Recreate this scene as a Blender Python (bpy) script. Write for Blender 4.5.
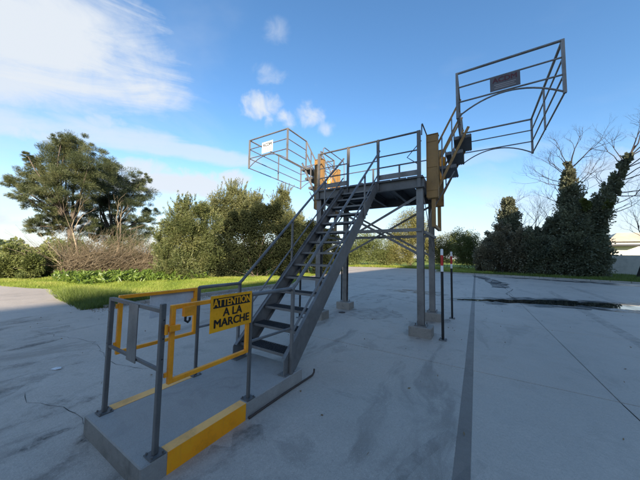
import bpy, math, random
import numpy as np
from mathutils import Vector, Matrix

R = math.radians
rng = np.random.default_rng(7)
random.seed(7)
scene = bpy.context.scene
for o in list(bpy.data.objects):
    bpy.data.objects.remove(o, do_unlink=True)
col = scene.collection

# ------------------------------------------------------------------ camera
F_PX = 252.03          # focal length in pixels of a 640 px wide frame
PITCH, ROLL, YAW = .066, .018, .554
cam_d = bpy.data.cameras.new('camera')
cam_d.sensor_width = 36.0
cam_d.lens = 36.0 * F_PX / 640.0
cam_d.clip_start = 0.05
cam_d.clip_end = 3000
cam = bpy.data.objects.new('camera', cam_d)
fw = Vector((-math.sin(YAW) * math.cos(PITCH), math.cos(YAW) * math.cos(PITCH), math.sin(PITCH)))
rt = Vector((math.cos(YAW), math.sin(YAW), 0))
up = rt.cross(fw)
r2 = math.cos(ROLL) * rt + math.sin(ROLL) * up
u2 = -math.sin(ROLL) * rt + math.cos(ROLL) * up
mw = Matrix((r2, u2, -fw)).transposed().to_4x4()
mw.translation = Vector((0, 0, 1.6))
cam.matrix_world = mw
col.objects.link(cam)
scene.camera = cam

# ------------------------------------------------------------------ sun, sky, exposure
SUN_A = R(46)                       # sun stands off the +X axis towards -Y by this much
SUN_E = math.atan(.49 * math.cos(SUN_A))
sun_from = Vector((math.cos(SUN_A) * math.cos(SUN_E), -math.sin(SUN_A) * math.cos(SUN_E), math.sin(SUN_E)))
sun_d = bpy.data.lights.new('sun', 'SUN')
sun_d.energy = 5.0
sun_d.angle = R(0.55)
sun_d.color = (1.0, .87, .68)
sun = bpy.data.objects.new('sun', sun_d)
sun.rotation_euler = (-sun_from).to_track_quat('-Z', 'Y').to_euler()
sun.location = (10, -10, 30)
col.objects.link(sun)

SKY_STRENGTH = .115
world = bpy.data.worlds.new('World')
scene.world = world
world.use_nodes = True
world.cycles.sampling_method = 'MANUAL'
world.cycles.sample_map_resolution = 256
wn, wl = world.node_tree.nodes, world.node_tree.links
wn.clear()


class NG:
    """small helper that writes node graphs"""
    def __init__(s, tree):
        s.n, s.l = tree.nodes, tree.links

    def put(s, sock, v):
        if hasattr(v, 'is_output') or hasattr(v, 'links'):
            s.l.new(v, sock)
        else:
            sock.default_value = v

    def math(s, op, a, b=None, c=None, clamp=False):
        m = s.n.new('ShaderNodeMath'); m.operation = op; m.use_clamp = clamp
        s.put(m.inputs[0], a)
        if b is not None: s.put(m.inputs[1], b)
        if c is not None: s.put(m.inputs[2], c)
        return m.outputs[0]

    def vmath(s, op, a, b=None, out=0):
        m = s.n.new('ShaderNodeVectorMath'); m.operation = op
        s.put(m.inputs[0], a)
        if b is not None: s.put(m.inputs[1], b)
        return m.outputs['Value'] if op in ('DOT_PRODUCT', 'LENGTH') else m.outputs[0]

    def scale(s, a, k):
        m = s.n.new('ShaderNodeVectorMath'); m.operation = 'SCALE'
        s.put(m.inputs[0], a); s.put(m.inputs['Scale'], k)
        return m.outputs[0]

    def noise(s, vec, scale, detail=5, rough=.55, dist=0.0, color=False):
        m = s.n.new('ShaderNodeTexNoise')
        s.put(m.inputs['Vector'], vec)
        m.inputs['Scale'].default_value = scale; m.inputs['Detail'].default_value = detail
        m.inputs['Roughness'].default_value = rough; m.inputs['Distortion'].default_value = dist
        return m.outputs['Color'] if color else m.outputs['Fac']

    def ramp(s, fac, stops, interp='LINEAR'):
        m = s.n.new('ShaderNodeValToRGB'); m.color_ramp.interpolation = interp
        e = m.color_ramp.elements
        while len(e) > 1: e.remove(e[-1])
        e[0].position = stops[0][0]; e[0].color = c4(stops[0][1])
        for p, c in stops[1:]:
            k = e.new(p); k.color = c4(c)
        s.put(m.inputs['Fac'], fac)
        return m.outputs['Color']

    def mix(s, fac, a, b, mode='MIX'):
        m = s.n.new('ShaderNodeMix'); m.data_type = 'RGBA'; m.blend_type = mode
        s.put(m.inputs[0], fac); s.put(m.inputs[6], a); s.put(m.inputs[7], b)
        return m.outputs[2]

    def mapr(s, v, a, b, c=0., d=1., smooth=True):
        m = s.n.new('ShaderNodeMapRange')
        if smooth: m.interpolation_type = 'SMOOTHSTEP'
        s.put(m.inputs[0], v)
        for i, x in zip((1, 2, 3, 4), (a, b, c, d)): s.put(m.inputs[i], x)
        return m.outputs[0]

    def comb(s, x, y, z):
        m = s.n.new('ShaderNodeCombineXYZ')
        for i, v in enumerate((x, y, z)): s.put(m.inputs[i], v)
        return m.outputs[0]

    def sep(s, v):
        m = s.n.new('ShaderNodeSeparateXYZ'); s.put(m.inputs[0], v)
        return m.outputs


def c4(c):
    if isinstance(c, (int, float)): return (c, c, c, 1)
    return tuple(c) if len(c) == 4 else (*c, 1)


g = NG(world.node_tree)
sky = wn.new('ShaderNodeTexSky')
sky.sky_type = 'NISHITA'
sky.sun_disc = False
sky.sun_elevation = SUN_E
sky.sun_rotation = math.atan2(sun_from.x, sun_from.y)
sky.altitude = 60
sky.air_density = 1.0
sky.dust_density = 0.6
sky.ozone_density = 2.2
tc = wn.new('ShaderNodeTexCoord')
d = g.vmath('NORMALIZE', tc.outputs['Generated'])
dx, dy, dz = g.sep(d)
den = g.math('ADD', g.math('MAXIMUM', dz, 0.0), .10)
cp = g.comb(g.math('DIVIDE', dx, den), g.math('DIVIDE', dy, den), 0.0)      # flat cloud layer seen in perspective
fine = g.noise(d, 9.0, 6, .62, .35)
puff = g.noise(d, 17.0, 7, .58, .5)


def cloud_bank(c, along, half_len, half_wid, tex, soft, amount, thr=.34, gain=1.0):
    """a soft-edged cloud round direction c, its long axis pointing along another direction"""
    c = Vector(c).normalized(); a = Vector(along)
    a = (a - a.dot(c) * c).normalized(); b = c.cross(a)
    z = g.math('MAXIMUM', g.vmath('DOT_PRODUCT', d, c), .05)
    x = g.math('DIVIDE', g.math('DIVIDE', g.vmath('DOT_PRODUCT', d, a), z), half_len)
    y = g.math('DIVIDE', g.math('DIVIDE', g.vmath('DOT_PRODUCT', d, b), z), half_wid)
    rr = g.math('SQRT', g.math('ADD', g.math('MULTIPLY', x, x), g.math('MULTIPLY', y, y)))
    fall = g.mapr(rr, 1.35, 0.0, 0.0, 1.0)
    den_ = g.math('ADD', g.math('MULTIPLY', fall, gain), g.math('MULTIPLY', g.math('SUBTRACT', tex, .5), 1.5))
    return g.math('MULTIPLY', g.mapr(den_, thr, thr + soft), amount)


# wind-drawn cirrus: noise stretched along the direction the high wind blows
W_A, W_B, W_C = Vector((.30, .92, .22)).normalized(), None, None
W_C = Vector((-.85, .15, .5)); W_C = (W_C - W_C.dot(W_A) * W_A).normalized(); W_B = W_C.cross(W_A)
sv = g.comb(g.math('MULTIPLY', g.vmath('DOT_PRODUCT', d, W_A), 2.2), g.math('MULTIPLY', g.vmath('DOT_PRODUCT', d, W_B), 10.0),
            g.math('MULTIPLY', g.vmath('DOT_PRODUCT', d, W_C), 3.0))
streak = g.math('ADD', g.math('MULTIPLY', g.noise(sv, 1.5, 7, .62, .8), .6), g.math('MULTIPLY', g.noise(d, 6.0, 7, .62, .4), .4))
# (direction, direction along, half length, half width, texture, softness, amount)
CLOUDS = [
    ((-0.8617, 0.1266, 0.4914), (-0.7915, 0.329, 0.5151), 0.5, 0.23, 'streak', 0.58, 0.97),
    ((-0.9041, 0.1071, 0.4136), (-0.8266, 0.3213, 0.4622), 0.42, 0.16, 'streak', 0.65, 0.9),
    ((-0.8329, 0.2549, 0.4912), (-0.7765, 0.3343, 0.5341), 0.14, 0.11, 'streak', 0.55, 0.75),
    ((-0.927, 0.1847, 0.3263), (-0.7933, 0.4943, 0.3555), 0.55, 0.08, 'streak', 0.6, 0.7),
    ((-0.8124, 0.471, 0.3438), (-0.4704, 0.8249, 0.3135), 0.42, 0.045, 'streak', 0.5, 0.65),
    ((-0.9877, 0.1412, 0.0668), (-0.9197, 0.3818, 0.0914), 0.5, 0.11, 'fine', 0.7, 0.9),
    ((-0.8853, 0.4024, 0.2331), (-0.6901, 0.6773, 0.2552), 0.42, 0.075, 'fine', 0.55, 0.95),
    ((-0.6122, 0.6018, 0.5129), (-0.5584, 0.6543, 0.5099), 0.1, 0.075, 'puff', 0.85, 1.0),
    ((-0.5605, 0.6687, 0.4886), (-0.5253, 0.6986, 0.4859), 0.075, 0.05, 'puff', 0.8, 0.9),
    ((-0.4895, 0.7153, 0.4988), (-0.4319, 0.7507, 0.4999), 0.085, 0.055, 'puff', 0.85, 0.85),
    ((-0.4508, 0.7633, 0.4628), (-0.4097, 0.7862, 0.4626), 0.06, 0.04, 'puff', 0.9, 0.75),
    ((-0.5667, 0.5794, 0.5857), (-0.542, 0.6055, 0.5828), 0.065, 0.055, 'puff', 1.0, 0.6),
    ((-0.5005, 0.5348, 0.6808), (-0.4839, 0.5572, 0.6749), 0.06, 0.055, 'puff', 1.1, 0.4),
    ((-0.7265, 0.2624, 0.6351), (-0.7158, 0.2758, 0.6415), 0.03, 0.03, 'puff', 0.9, 0.35),
    ((-0.756, 0.5917, 0.2798), (-0.6799, 0.6761, 0.2842), 0.15, 0.04, 'puff', 0.6, 0.9),
    ((-0.8934, 0.3606, 0.268), (-0.8128, 0.5109, 0.28), 0.22, 0.05, 'puff', 0.7, 0.85),
    ((-0.8983, 0.2459, 0.3641), (-0.8694, 0.3178, 0.3783), 0.15, 0.04, 'puff', 0.8, 0.6),
    ((-0.9454, 0.1335, 0.2974), (-0.9273, 0.2049, 0.3133), 0.2, 0.05, 'puff', 0.8, 0.75),
    ((-0.0994, 0.9409, 0.3238), (0.1186, 0.9368, 0.3293), 0.5, 0.05, 'streak', 0.6, 0.3),
    ((0.1652, 0.9724, 0.165), (0.3437, 0.9246, 0.1641), 0.5, 0.06, 'fine', 0.6, 0.55),
    ((0.3208, 0.9247, 0.2048), (0.3692, 0.904, 0.2158), 0.16, 0.12, 'fine', 0.6, 0.6),
]
total = None
for c_, al, hl, hw, tx, sf, am in CLOUDS:
    if tx == 'streak':
        k = cloud_bank(c_, al, hl, hw, streak, sf, am, thr=.36)
    elif tx == 'puff':
        k = cloud_bank(c_, al, hl, hw, puff, sf, am, thr=.34, gain=.95)
    else:
        k = cloud_bank(c_, al, hl, hw, fine, sf, am)
    total = k if total is None else g.math('MAXIMUM', total, k)
# scattered thin cloud over the rest of the sky
thin = g.math('MULTIPLY', g.mapr(g.noise(cp, .55, 6, .58, .4), .52, .85), .5)
total = g.math('MAXIMUM', total, thin)
low = g.math('MULTIPLY', g.mapr(g.math('ADD', dz, g.math('MULTIPLY', g.math('SUBTRACT', streak, .5), .35)), .38, .0), .82)           # milky air towards the horizon
total = g.math('MAXIMUM', total, low, clamp=True)
hsv = wn.new('ShaderNodeHueSaturation')
hsv.inputs['Saturation'].default_value = 1.17
hsv.inputs['Value'].default_value = 1.03
wl.new(sky.outputs[0], hsv.inputs['Color'])
skycol = g.mix(total, hsv.outputs[0], (2.85, 3.05, 3.3, 1))
bg = wn.new('ShaderNodeBackground')
bg.inputs['Strength'].default_value = SKY_STRENGTH
wl.new(skycol, bg.inputs['Color'])
wo = wn.new('ShaderNodeOutputWorld')
wl.new(bg.outputs[0], wo.inputs['Surface'])

scene.view_settings.view_transform = 'Standard'
scene.view_settings.look = 'None'
scene.view_settings.gamma = 1
scene.view_settings.exposure = 1.3
scene.view_settings.use_curve_mapping = False
scene.cycles.max_bounces = 5
scene.cycles.diffuse_bounces = 3
scene.cycles.transparent_max_bounces = 12

# ------------------------------------------------------------------ materials
MATS = {}


def new_mat(name):
    m = bpy.data.materials.new(name); m.use_nodes = True
    m.node_tree.nodes.clear()
    MATS[name] = m
    return m, NG(m.node_tree)


def finish(m, g, color, rough=.6, metal=0., bump=None, bstr=.2, bdist=.01, spec=.5, normal=None):
    p = g.n.new('ShaderNodeBsdfPrincipled')
    g.put(p.inputs['Base Color'], color if not isinstance(color, tuple) else c4(color))
    g.put(p.inputs['Roughness'], rough); g.put(p.inputs['Metallic'], metal)
    p.inputs['Specular IOR Level'].default_value = spec
    if bump is not None:
        b = g.n.new('ShaderNodeBump'); b.inputs['Strength'].default_value = bstr; b.inputs['Distance'].default_value = bdist
        g.put(b.inputs['Height'], bump); g.l.new(b.outputs[0], p.inputs['Normal'])
    o = g.n.new('ShaderNodeOutputMaterial'); g.l.new(p.outputs[0], o.inputs['Surface'])
    return p, o


def pos(g):
    return g.n.new('ShaderNodeNewGeometry').outputs['Position']


def painted(name, c, rough=.45, metal=0., wear=.25, wear_col=(.22, .17, .12), scale=6, spec=.4, mottle=.25):
    m, g = new_mat(name)
    p = pos(g)
    n0 = g.noise(p, scale * .35, 5, .6, .6); n1 = g.noise(p, scale, 6, .65, .3); n2 = g.noise(p, scale * 11, 5, .65)
    runs = g.noise(g.vmath('MULTIPLY', p, (9., 9., .9)), scale * .5, 5, .6)            # rain runs down the faces
    f = g.math('ADD', g.math('MULTIPLY', n0, .45), g.math('ADD', g.math('MULTIPLY', n1, .35), g.math('MULTIPLY', n2, .20)))
    colr = g.ramp(f, [(.34, tuple(x * (1 - mottle * 1.3) for x in c)), (.5, c), (.66, tuple(min(1, x * (1 + mottle)) for x in c))])
    sp = g.mapr(g.math('ADD', g.math('MULTIPLY', n1, .5), g.math('MULTIPLY', n2, .5)), .57, .66, 0., wear)
    colr = g.mix(sp, colr, c4(wear_col))
    colr = g.mix(g.mapr(runs, .55, .74, 0., wear * .8), colr, c4(tuple(.55 * a_ + .25 * b_ for a_, b_ in zip(c, wear_col))))
    finish(m, g, colr, g.mapr(n2, .2, .8, max(.08, rough - .15), min(1, rough + .2)), metal, n2, .10, .004, spec)
    return m


painted('galv_steel', (.172, .162, .152), .45, .25, .45, (.10, .085, .07), 5, .4, .4)
painted('grey_steel', (.122, .116, .11), .5, .15, .4, (.10, .075, .055), 5, .4, .35)
painted('deck_steel', (.085, .085, .09), .55, .3, .3, (.08, .07, .07), 6)
painted('tread_grating', (.05, .053, .057), .6, .2, .3, (.12, .11, .1), 10)
painted('yellow_paint', (.92, .33, .012), .42, 0, .4, (.35, .2, .05), 7)
painted('sign_yellow', (1.0, .42, .004), .35, 0, .06, (.5, .35, .05), 4)
painted('ochre_paint', (.29, .16, .05), .55, 0, .75, (.15, .075, .03), 4)
painted('kerb_paint', (1.0, .345, .004), .55, 0, .4, (.40, .30, .17), 6)
painted('kerb_paint_worn', (.92, .46, .14), .7, 0, .55, (.36, .33, .27), 5)
painted('plate_white_shaded', (.085, .08, .085), .5, 0, .2, (.08, .08, .09), 5)  # white name plate, its shade put into the colour
painted('sign_white', (.6, .6, .59), .4, 0, .08, (.5, .48, .45), 5)
painted('panel_white', (.55, .57, .58), .5, 0, .15, (.4, .4, .38), 5)
painted('black_paint', (.012, .012, .013), .45, 0, .2, (.05, .05, .05), 9)
painted('ink_black', (.012, .011, .010), .5, 0, .0, (.05, .05, .05), 9)
painted('ink_red', (.07, .008, .012), .5, 0, .0, (.05, .05, .05), 9)
painted('ink_grey', (.22, .20, .20), .5, 0, .0, (.05, .05, .05), 9)
painted('pole_red', (.50, .025, .02), .4, 0, .15, (.3, .1, .08), 9)
painted('pole_white', (.75, .74, .72), .4, 0, .2, (.45, .42, .38), 9)
painted('rust', (.07, .05, .04), .8, 0, .4, (.14, .07, .03), 14)
painted('cladding', (.55, .55, .54), .5, 0, .15, (.3, .3, .3), 1.5)
painted('white_wall', (.60, .58, .55), .8, 0, .3, (.5, .46, .4), .6)
painted('tan_roof', (.60, .50, .36), .8, 0, .4, (.38, .26, .15), .8)
painted('dark_metal', (.03, .03, .032), .5, .3, .2, (.1, .09, .08), 8)


def concrete(name, base, dark, stain=.5, scale=1.0, dark_tint=0.0):
    m, g = new_mat(name)
    p = pos(g)
    wp = g.vmath('ADD', p, g.scale(g.noise(p, .5 * scale, 3, .5, 0, True), 1.2))
    big = g.noise(wp, .30 * scale, 6, .62)
    mid = g.noise(wp, 1.5 * scale, 8, .70, .3)
    mot = g.noise(p, 5.5 * scale, 7, .72, .2)
    fin = g.noise(p, 42 * scale, 5, .75)
    spk = g.noise(p, 170 * scale, 2, .6)
    drag = g.noise(g.vmath('MULTIPLY', wp, (1.9, .42, 1.)), 1.0 * scale, 8, .66, .5)     # drag marks along the lanes
    lite, drk = tuple(min(1, x * 1.22) for x in base), tuple(x * .66 for x in base)
    f = g.math('ADD', g.math('MULTIPLY', big, .40), g.math('ADD', g.math('MULTIPLY', mid, .32), g.math('MULTIPLY', mot, .28)))
    c = g.ramp(f, [(.36, drk), (.46, tuple(x * .9 for x in base)), (.54, base), (.64, lite)])
    c = g.mix(g.mapr(mid, .53, .66, 0., stain * .8), c, c4(dark))
    c = g.mix(g.mapr(drag, .54, .66, 0., stain), c, c4(tuple(x * .9 for x in dark)))
    c = g.mix(g.mapr(fin, .38, .68, .0, .42, False), c, c4(tuple(x * .6 for x in base)))
    c = g.mix(g.mapr(spk, .60, .70, .0, .45), c, c4(tuple(min(1, x * 1.5) for x in base)))
    c = g.mix(g.mapr(spk, .40, .32, .0, .5), c, c4(tuple(x * .4 for x in base)))
    if dark_tint:       # darker, uneven tone on faces turned towards -Y
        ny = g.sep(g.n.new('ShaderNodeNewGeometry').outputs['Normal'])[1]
        c = g.mix(g.math('MULTIPLY', g.mapr(ny, -.5, -.9), g.mapr(mid, .2, .62, dark_tint, dark_tint * .55)), c, (.05, .046, .038, 1))
    h = g.math('ADD', g.math('MULTIPLY', fin, .8), g.math('ADD', g.math('MULTIPLY', mot, 1.0), g.math('MULTIPLY', spk, .35)))
    finish(m, g, c, g.mapr(mot, .3, .7, .48, .75), 0., h, .45, .012, .5)
    return m


concrete('yard_concrete', (.50, .425, .35), (.30, .252, .205), .45)
concrete('yard_concrete_old', (.475, .405, .335), (.22, .187, .153), .65, .8)
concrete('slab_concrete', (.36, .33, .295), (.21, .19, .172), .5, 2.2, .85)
concrete('footing_concrete', (.30, .265, .225), (.15, .135, .12), .6, 4)
concrete('strip_fill', (.235, .195, .16), (.16, .135, .11), .6, 2)
concrete('kerb_concrete', (.38, .35, .31), (.17, .16, .14), .5, 2)
concrete('road_pale', (.50, .43, .365), (.33, .28, .23), .4, .7)
concrete('wall_panel', (.60, .55, .48), (.36, .33, .29), .4, .6)

m, g = new_mat('joint_dirt')
finish(m, g, g.ramp(g.noise(pos(g), 5, 5), [(.3, (.035, .033, .03)), (.7, (.08, .075, .065))]), .95)

m, g = new_mat('water')
wv = g.noise(pos(g), 3, 4, .5)
finish(m, g, (.02, .022, .022), .02, 0, wv, .02, .01, .9)

m, g = new_mat('wet_stain')
p_ = pos(g)
e_ = g.mapr(g.noise(p_, 1.3, 7, .65, .5), .38, .60, 0., .92)
pb = g.n.new('ShaderNodeBsdfPrincipled'); pb.inputs['Base Color'].default_value = (.035, .035, .036, 1); pb.inputs['Roughness'].default_value = .3
tb = g.n.new('ShaderNodeBsdfTransparent'); mx = g.n.new('ShaderNodeMixShader')
g.l.new(e_, mx.inputs[0]); g.l.new(tb.outputs[0], mx.inputs[1]); g.l.new(pb.outputs[0], mx.inputs[2])
mo = g.n.new('ShaderNodeOutputMaterial'); g.l.new(mx.outputs[0], mo.inputs[0])

m, g = new_mat('tyre_rubber')
p_ = pos(g)
e_ = g.mapr(g.noise(p_, 6, 6, .65, .5), .35, .75, .02, .28)
pb = g.n.new('ShaderNodeBsdfPrincipled'); pb.inputs['Base Color'].default_value = (.10, .10, .10, 1); pb.inputs['Roughness'].default_value = .8
tb = g.n.new('ShaderNodeBsdfTransparent'); mx = g.n.new('ShaderNodeMixShader')
g.l.new(e_, mx.inputs[0]); g.l.new(tb.outputs[0], mx.inputs[1]); g.l.new(pb.outputs[0], mx.inputs[2])
mo = g.n.new('ShaderNodeOutputMaterial'); g.l.new(mx.outputs[0], mo.inputs[0])

m, g = new_mat('dark_tint')  # dirt in the lanes, and contact shade painted round the footings
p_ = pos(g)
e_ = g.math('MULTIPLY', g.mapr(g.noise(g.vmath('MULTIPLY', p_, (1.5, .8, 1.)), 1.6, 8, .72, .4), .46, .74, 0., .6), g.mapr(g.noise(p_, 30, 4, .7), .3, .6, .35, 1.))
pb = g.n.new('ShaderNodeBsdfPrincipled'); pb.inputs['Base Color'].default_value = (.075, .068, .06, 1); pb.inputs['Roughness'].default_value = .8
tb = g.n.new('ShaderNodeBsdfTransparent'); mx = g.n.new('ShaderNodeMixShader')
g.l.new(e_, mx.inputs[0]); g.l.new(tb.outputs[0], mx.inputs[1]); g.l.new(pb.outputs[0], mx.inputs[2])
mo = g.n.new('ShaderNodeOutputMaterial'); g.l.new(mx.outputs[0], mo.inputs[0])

m, g = new_mat('soil_grass')
p_ = pos(g)
n_ = g.noise(p_, .35, 7, .6); n2_ = g.noise(p_, 7, 5, .65)
c_ = g.ramp(g.math('ADD', g.math('MULTIPLY', n_, .5), g.math('MULTIPLY', n2_, .5)),
            [(.3, (.09, .10, .03)), (.45, (.15, .19, .04)), (.6, (.21, .26, .05)), (.75, (.26, .25, .10))])
finish(m, g, c_, .95, 0, n2_, .6, .05, .1)


def leaf_mat(name, dark, mid, light, trans=.35, rough=.5, spec=.35):
    m, g = new_mat(name)
    at = g.n.new('ShaderNodeAttribute'); at.attribute_name = 'tint'
    n_ = g.noise(pos(g), .9, 4, .6)
    f_ = g.math('ADD', g.math('MULTIPLY', at.outputs['Fac'], .62), g.math('MULTIPLY', n_, .38))
    c = g.ramp(f_, [(.15, dark), (.5, mid), (.85, light)])
    p, o = finish(m, g, c, rough, 0, None, spec=spec)
    t = g.n.new('ShaderNodeBsdfTranslucent'); g.l.new(g.mix(.5, c, c4(light)), t.inputs['Color'])
    mx = g.n.new('ShaderNodeMixShader'); mx.inputs[0].default_value = trans
    g.l.new(p.outputs[0], mx.inputs[1]); g.l.new(t.outputs[0], mx.inputs[2]); g.l.new(mx.outputs[0], o.inputs['Surface'])
    return m


leaf_mat('pine_olive', (.035, .05, .022), (.082, .10, .04), (.16, .155, .068), .25)
leaf_mat('pine_dark', (.04, .055, .032), (.075, .095, .048), (.12, .135, .065), .25)
leaf_mat('shrub_olive', (.045, .065, .024), (.115, .135, .048), (.26, .25, .10), .3)
leaf_mat('shrub_grey', (.07, .085, .04), (.15, .16, .065), (.26, .25, .115), .3)
leaf_mat('shrub_green', (.055, .075, .025), (.125, .15, .045), (.22, .235, .08), .3)
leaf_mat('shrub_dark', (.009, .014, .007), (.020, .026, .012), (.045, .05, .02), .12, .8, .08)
leaf_mat('back_yellow', (.10, .10, .035), (.20, .19, .06), (.30, .27, .10), .3)
leaf_mat('ivy_dark', (.085, .095, .065), (.16, .172, .11), (.26, .265, .16), .35, .35)
leaf_mat('hedge_brown', (.085, .085, .06), (.17, .155, .10), (.28, .24, .15), .3, .4)
leaf_mat('ivy_light', (.05, .07, .02), (.11, .13, .035), (.2, .2, .06), .3, .4)
leaf_mat('grass_blade', (.11, .17, .03), (.27, .35, .05), (.50, .46, .15), .45)
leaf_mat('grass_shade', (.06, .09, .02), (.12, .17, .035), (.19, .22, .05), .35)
leaf_mat('acanthus', (.06, .10, .018), (.115, .18, .03), (.20, .27, .05), .35, .4)
leaf_mat('dry_twig', (.11, .085, .055), (.23, .18, .12), (.40, .33, .24), .1, .9, .1)
leaf_mat('dead_leaf', (.12, .085, .05), (.22, .16, .095), (.34, .26, .16), .1, .9, .1)
leaf_mat('twig_grey', (.06, .05, .045), (.12, .10, .09), (.2, .17, .15), .05, .9, .1)
leaf_mat('twig_dark', (.02, .018, .017), (.04, .035, .033), (.07, .06, .055), .05, .9, .1)

m, g = new_mat('bark')
n_ = g.noise(g.vmath('MULTIPLY', pos(g), (6, 6, 1.5)), 2, 6, .65)
finish(m, g, g.ramp(n_, [(.3, (.05, .04, .032)), (.7, (.16, .13, .105))]), .95, 0, n_, .6, .03, .1)

# ------------------------------------------------------------------ mesh helpers


class MB:
    def __init__(s):
        s.v, s.f = [], []

    def add(s, vs, fs):
        b = len(s.v)
        s.v += [tuple(v) for v in vs]; s.f += [tuple(b + i for i in f) for f in fs]
        return s

    def box(s, lo, hi):
        (x0, y0, z0), (x1, y1, z1) = lo, hi
        return s.add([(x0, y0, z0), (x1, y0, z0), (x1, y1, z0), (x0, y1, z0), (x0, y0, z1), (x1, y0, z1), (x1, y1, z1), (x0, y1, z1)],
                     [(0, 3, 2, 1), (4, 5, 6, 7), (0, 1, 5, 4), (1, 2, 6, 5), (2, 3, 7, 6), (3, 0, 4, 7)])

    def cbox(s, lo, hi, b):
        """box with its edges taken off by b"""
        (x0, y0, z0), (x1, y1, z1) = lo, hi
        vs, idx = [], {}
        for i, x in enumerate((x0, x1)):
            for j, y in enumerate((y0, y1)):
                for k, z in enumerate((z0, z1)):
                    sx, sy, sz = (b if i == 0 else -b), (b if j == 0 else -b), (b if k == 0 else -b)
                    idx[i, j, k, 'x'] = len(vs); vs.append((x, y + sy, z + sz))
                    idx[i, j, k, 'y'] = len(vs); vs.append((x + sx, y, z + sz))
                    idx[i, j, k, 'z'] = len(vs); vs.append((x + sx, y + sy, z))
        fs = []
        q = lambda *a: fs.append([idx[t] for t in a])
        for i in (0, 1):
            q((i, 0, 0, 'x'), (i, 1, 0, 'x'), (i, 1, 1, 'x'), (i, 0, 1, 'x'))
            q((0, i, 0, 'y'), (1, i, 0, 'y'), (1, i, 1, 'y'), (0, i, 1, 'y'))
            q((0, 0, i, 'z'), (1, 0, i, 'z'), (1, 1, i, 'z'), (0, 1, i, 'z'))
        for a in (0, 1):
            for c in (0, 1):
                q((a, c, 0, 'x'), (a, c, 1, 'x'), (a, c, 1, 'y'), (a, c, 0, 'y'))
                q((a, 0, c, 'x'), (a, 1, c, 'x'), (a, 1, c, 'z'), (a, 0, c, 'z'))
                q((0, a, c, 'y'), (1, a, c, 'y'), (1, a, c, 'z'), (0, a, c, 'z'))
                for e in (0, 1):
                    q((a, c, e, 'x'), (a, c, e, 'y'), (a, c, e, 'z'))
        s.add(vs, fs); s.fix = True
        return s

    def bar(s, p, q, w, h, hint=(0, 0, 1)):
        """rectangular bar from p to q, h measured along the hint direction"""
        p, q = Vector(p), Vector(q); a = (q - p).normalized(); hv = Vector(hint)
        if abs(a.dot(hv)) > .98: hv = Vector((0, 1, 0)) if abs(a.y) < .9 else Vector((1, 0, 0))
        b = a.cross(hv).normalized(); c = b.cross(a).normalized()
        b *= w / 2; c *= h / 2
        vs = [p - b - c, p + b - c, p + b + c, p - b + c, q - b - c, q + b - c, q + b + c, q - b + c]
        return s.add(vs, [(0, 3, 2, 1), (4, 5, 6, 7), (0, 1, 5, 4), (1, 2, 6, 5), (2, 3, 7, 6), (3, 0, 4, 7)])

    def tube(s, pts, r, n=8, caps=True):
        pts = [Vector(p) for p in pts]
        rs = r if isinstance(r, (list, tuple)) else [r] * len(pts)
        b0 = len(s.v); prev = None
        for i, p in enumerate(pts):
            t = (pts[min(i + 1, len(pts) - 1)] - pts[max(i - 1, 0)]).normalized()
            if prev is None:
                h = Vector((0, 0, 1)) if abs(t.z) < .9 else Vector((1, 0, 0))
                x = t.cross(h).normalized()
            else:
                x = (prev - prev.dot(t) * t).normalized()
            prev = x; y = t.cross(x)
            for k in range(n):
                a = 2 * math.pi * (k + .5) / n
                s.v.append(tuple(p + rs[i] * (math.cos(a) * x + math.sin(a) * y)))
        for i in range(len(pts) - 1):
            for k in range(n):
                k2 = (k + 1) % n
                s.f.append((b0 + i * n + k, b0 + i * n + k2, b0 + (i + 1) * n + k2, b0 + (i + 1) * n + k))
        if caps:
            s.f.append(tuple(b0 + k for k in reversed(range(n))))
            s.f.append(tuple(b0 + (len(pts) - 1) * n + k for k in range(n)))
        return s

    def prism(s, poly, z0, z1):
        n = len(poly)
        vs = [(x, y, z0) for x, y in poly] + [(x, y, z1) for x, y in poly]
        fs = [tuple(reversed(range(n))), tuple(range(n, 2 * n))] + [(i, (i + 1) % n, n + (i + 1) % n, n + i) for i in range(n)]
        return s.add(vs, fs)

    def sheet(s, poly, z):
        return s.add([(x, y, z) for x, y in poly], [tuple(range(len(poly)))])

    def build(s, name, mat, parent=None, origin=None, smooth=False):
        o0 = Vector(origin) if origin is not None else root_loc(parent)
        me = bpy.data.meshes.new(name)
        me.from_pydata([tuple(Vector(v) - o0) for v in s.v], [], s.f)
        if getattr(s, 'fix', False):
            import bmesh
            bm = bmesh.new(); bm.from_mesh(me); bmesh.ops.recalc_face_normals(bm, faces=bm.faces); bm.to_mesh(me); bm.free()
        me.materials.append(MATS[mat])
        if smooth:
            me.polygons.foreach_set('use_smooth', [True] * len(me.polygons))
        me.update()
        ob = bpy.data.objects.new(name, me); col.objects.link(ob)
        if parent is not None: ob.parent = parent
        else: ob.location = o0
        return ob


def root_loc(p):
    if p is None: return Vector((0, 0, 0))
    l = Vector(p.location)
    while p.parent is not None:
        p = p.parent; l += Vector(p.location)
    return l


def tag(o, label, cat, group=None):
    o['label'] = label; o['category'] = cat
    if group: o['group'] = group
    return o


def thing(name, label, cat, loc, group=None):
    o = bpy.data.objects.new(name, None); o.location = loc; o.empty_display_size = .2
    col.objects.link(o)
    return tag(o, label, cat, group)


def struct(o, kind='structure'):
    o['kind'] = kind
    return o


def clone(o, delta, parent=None):
    c = o.copy(); col.objects.link(c)
    c.parent = parent if parent is not None else o.parent
    c.location = Vector(o.location) + Vector(delta)
    return c


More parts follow.
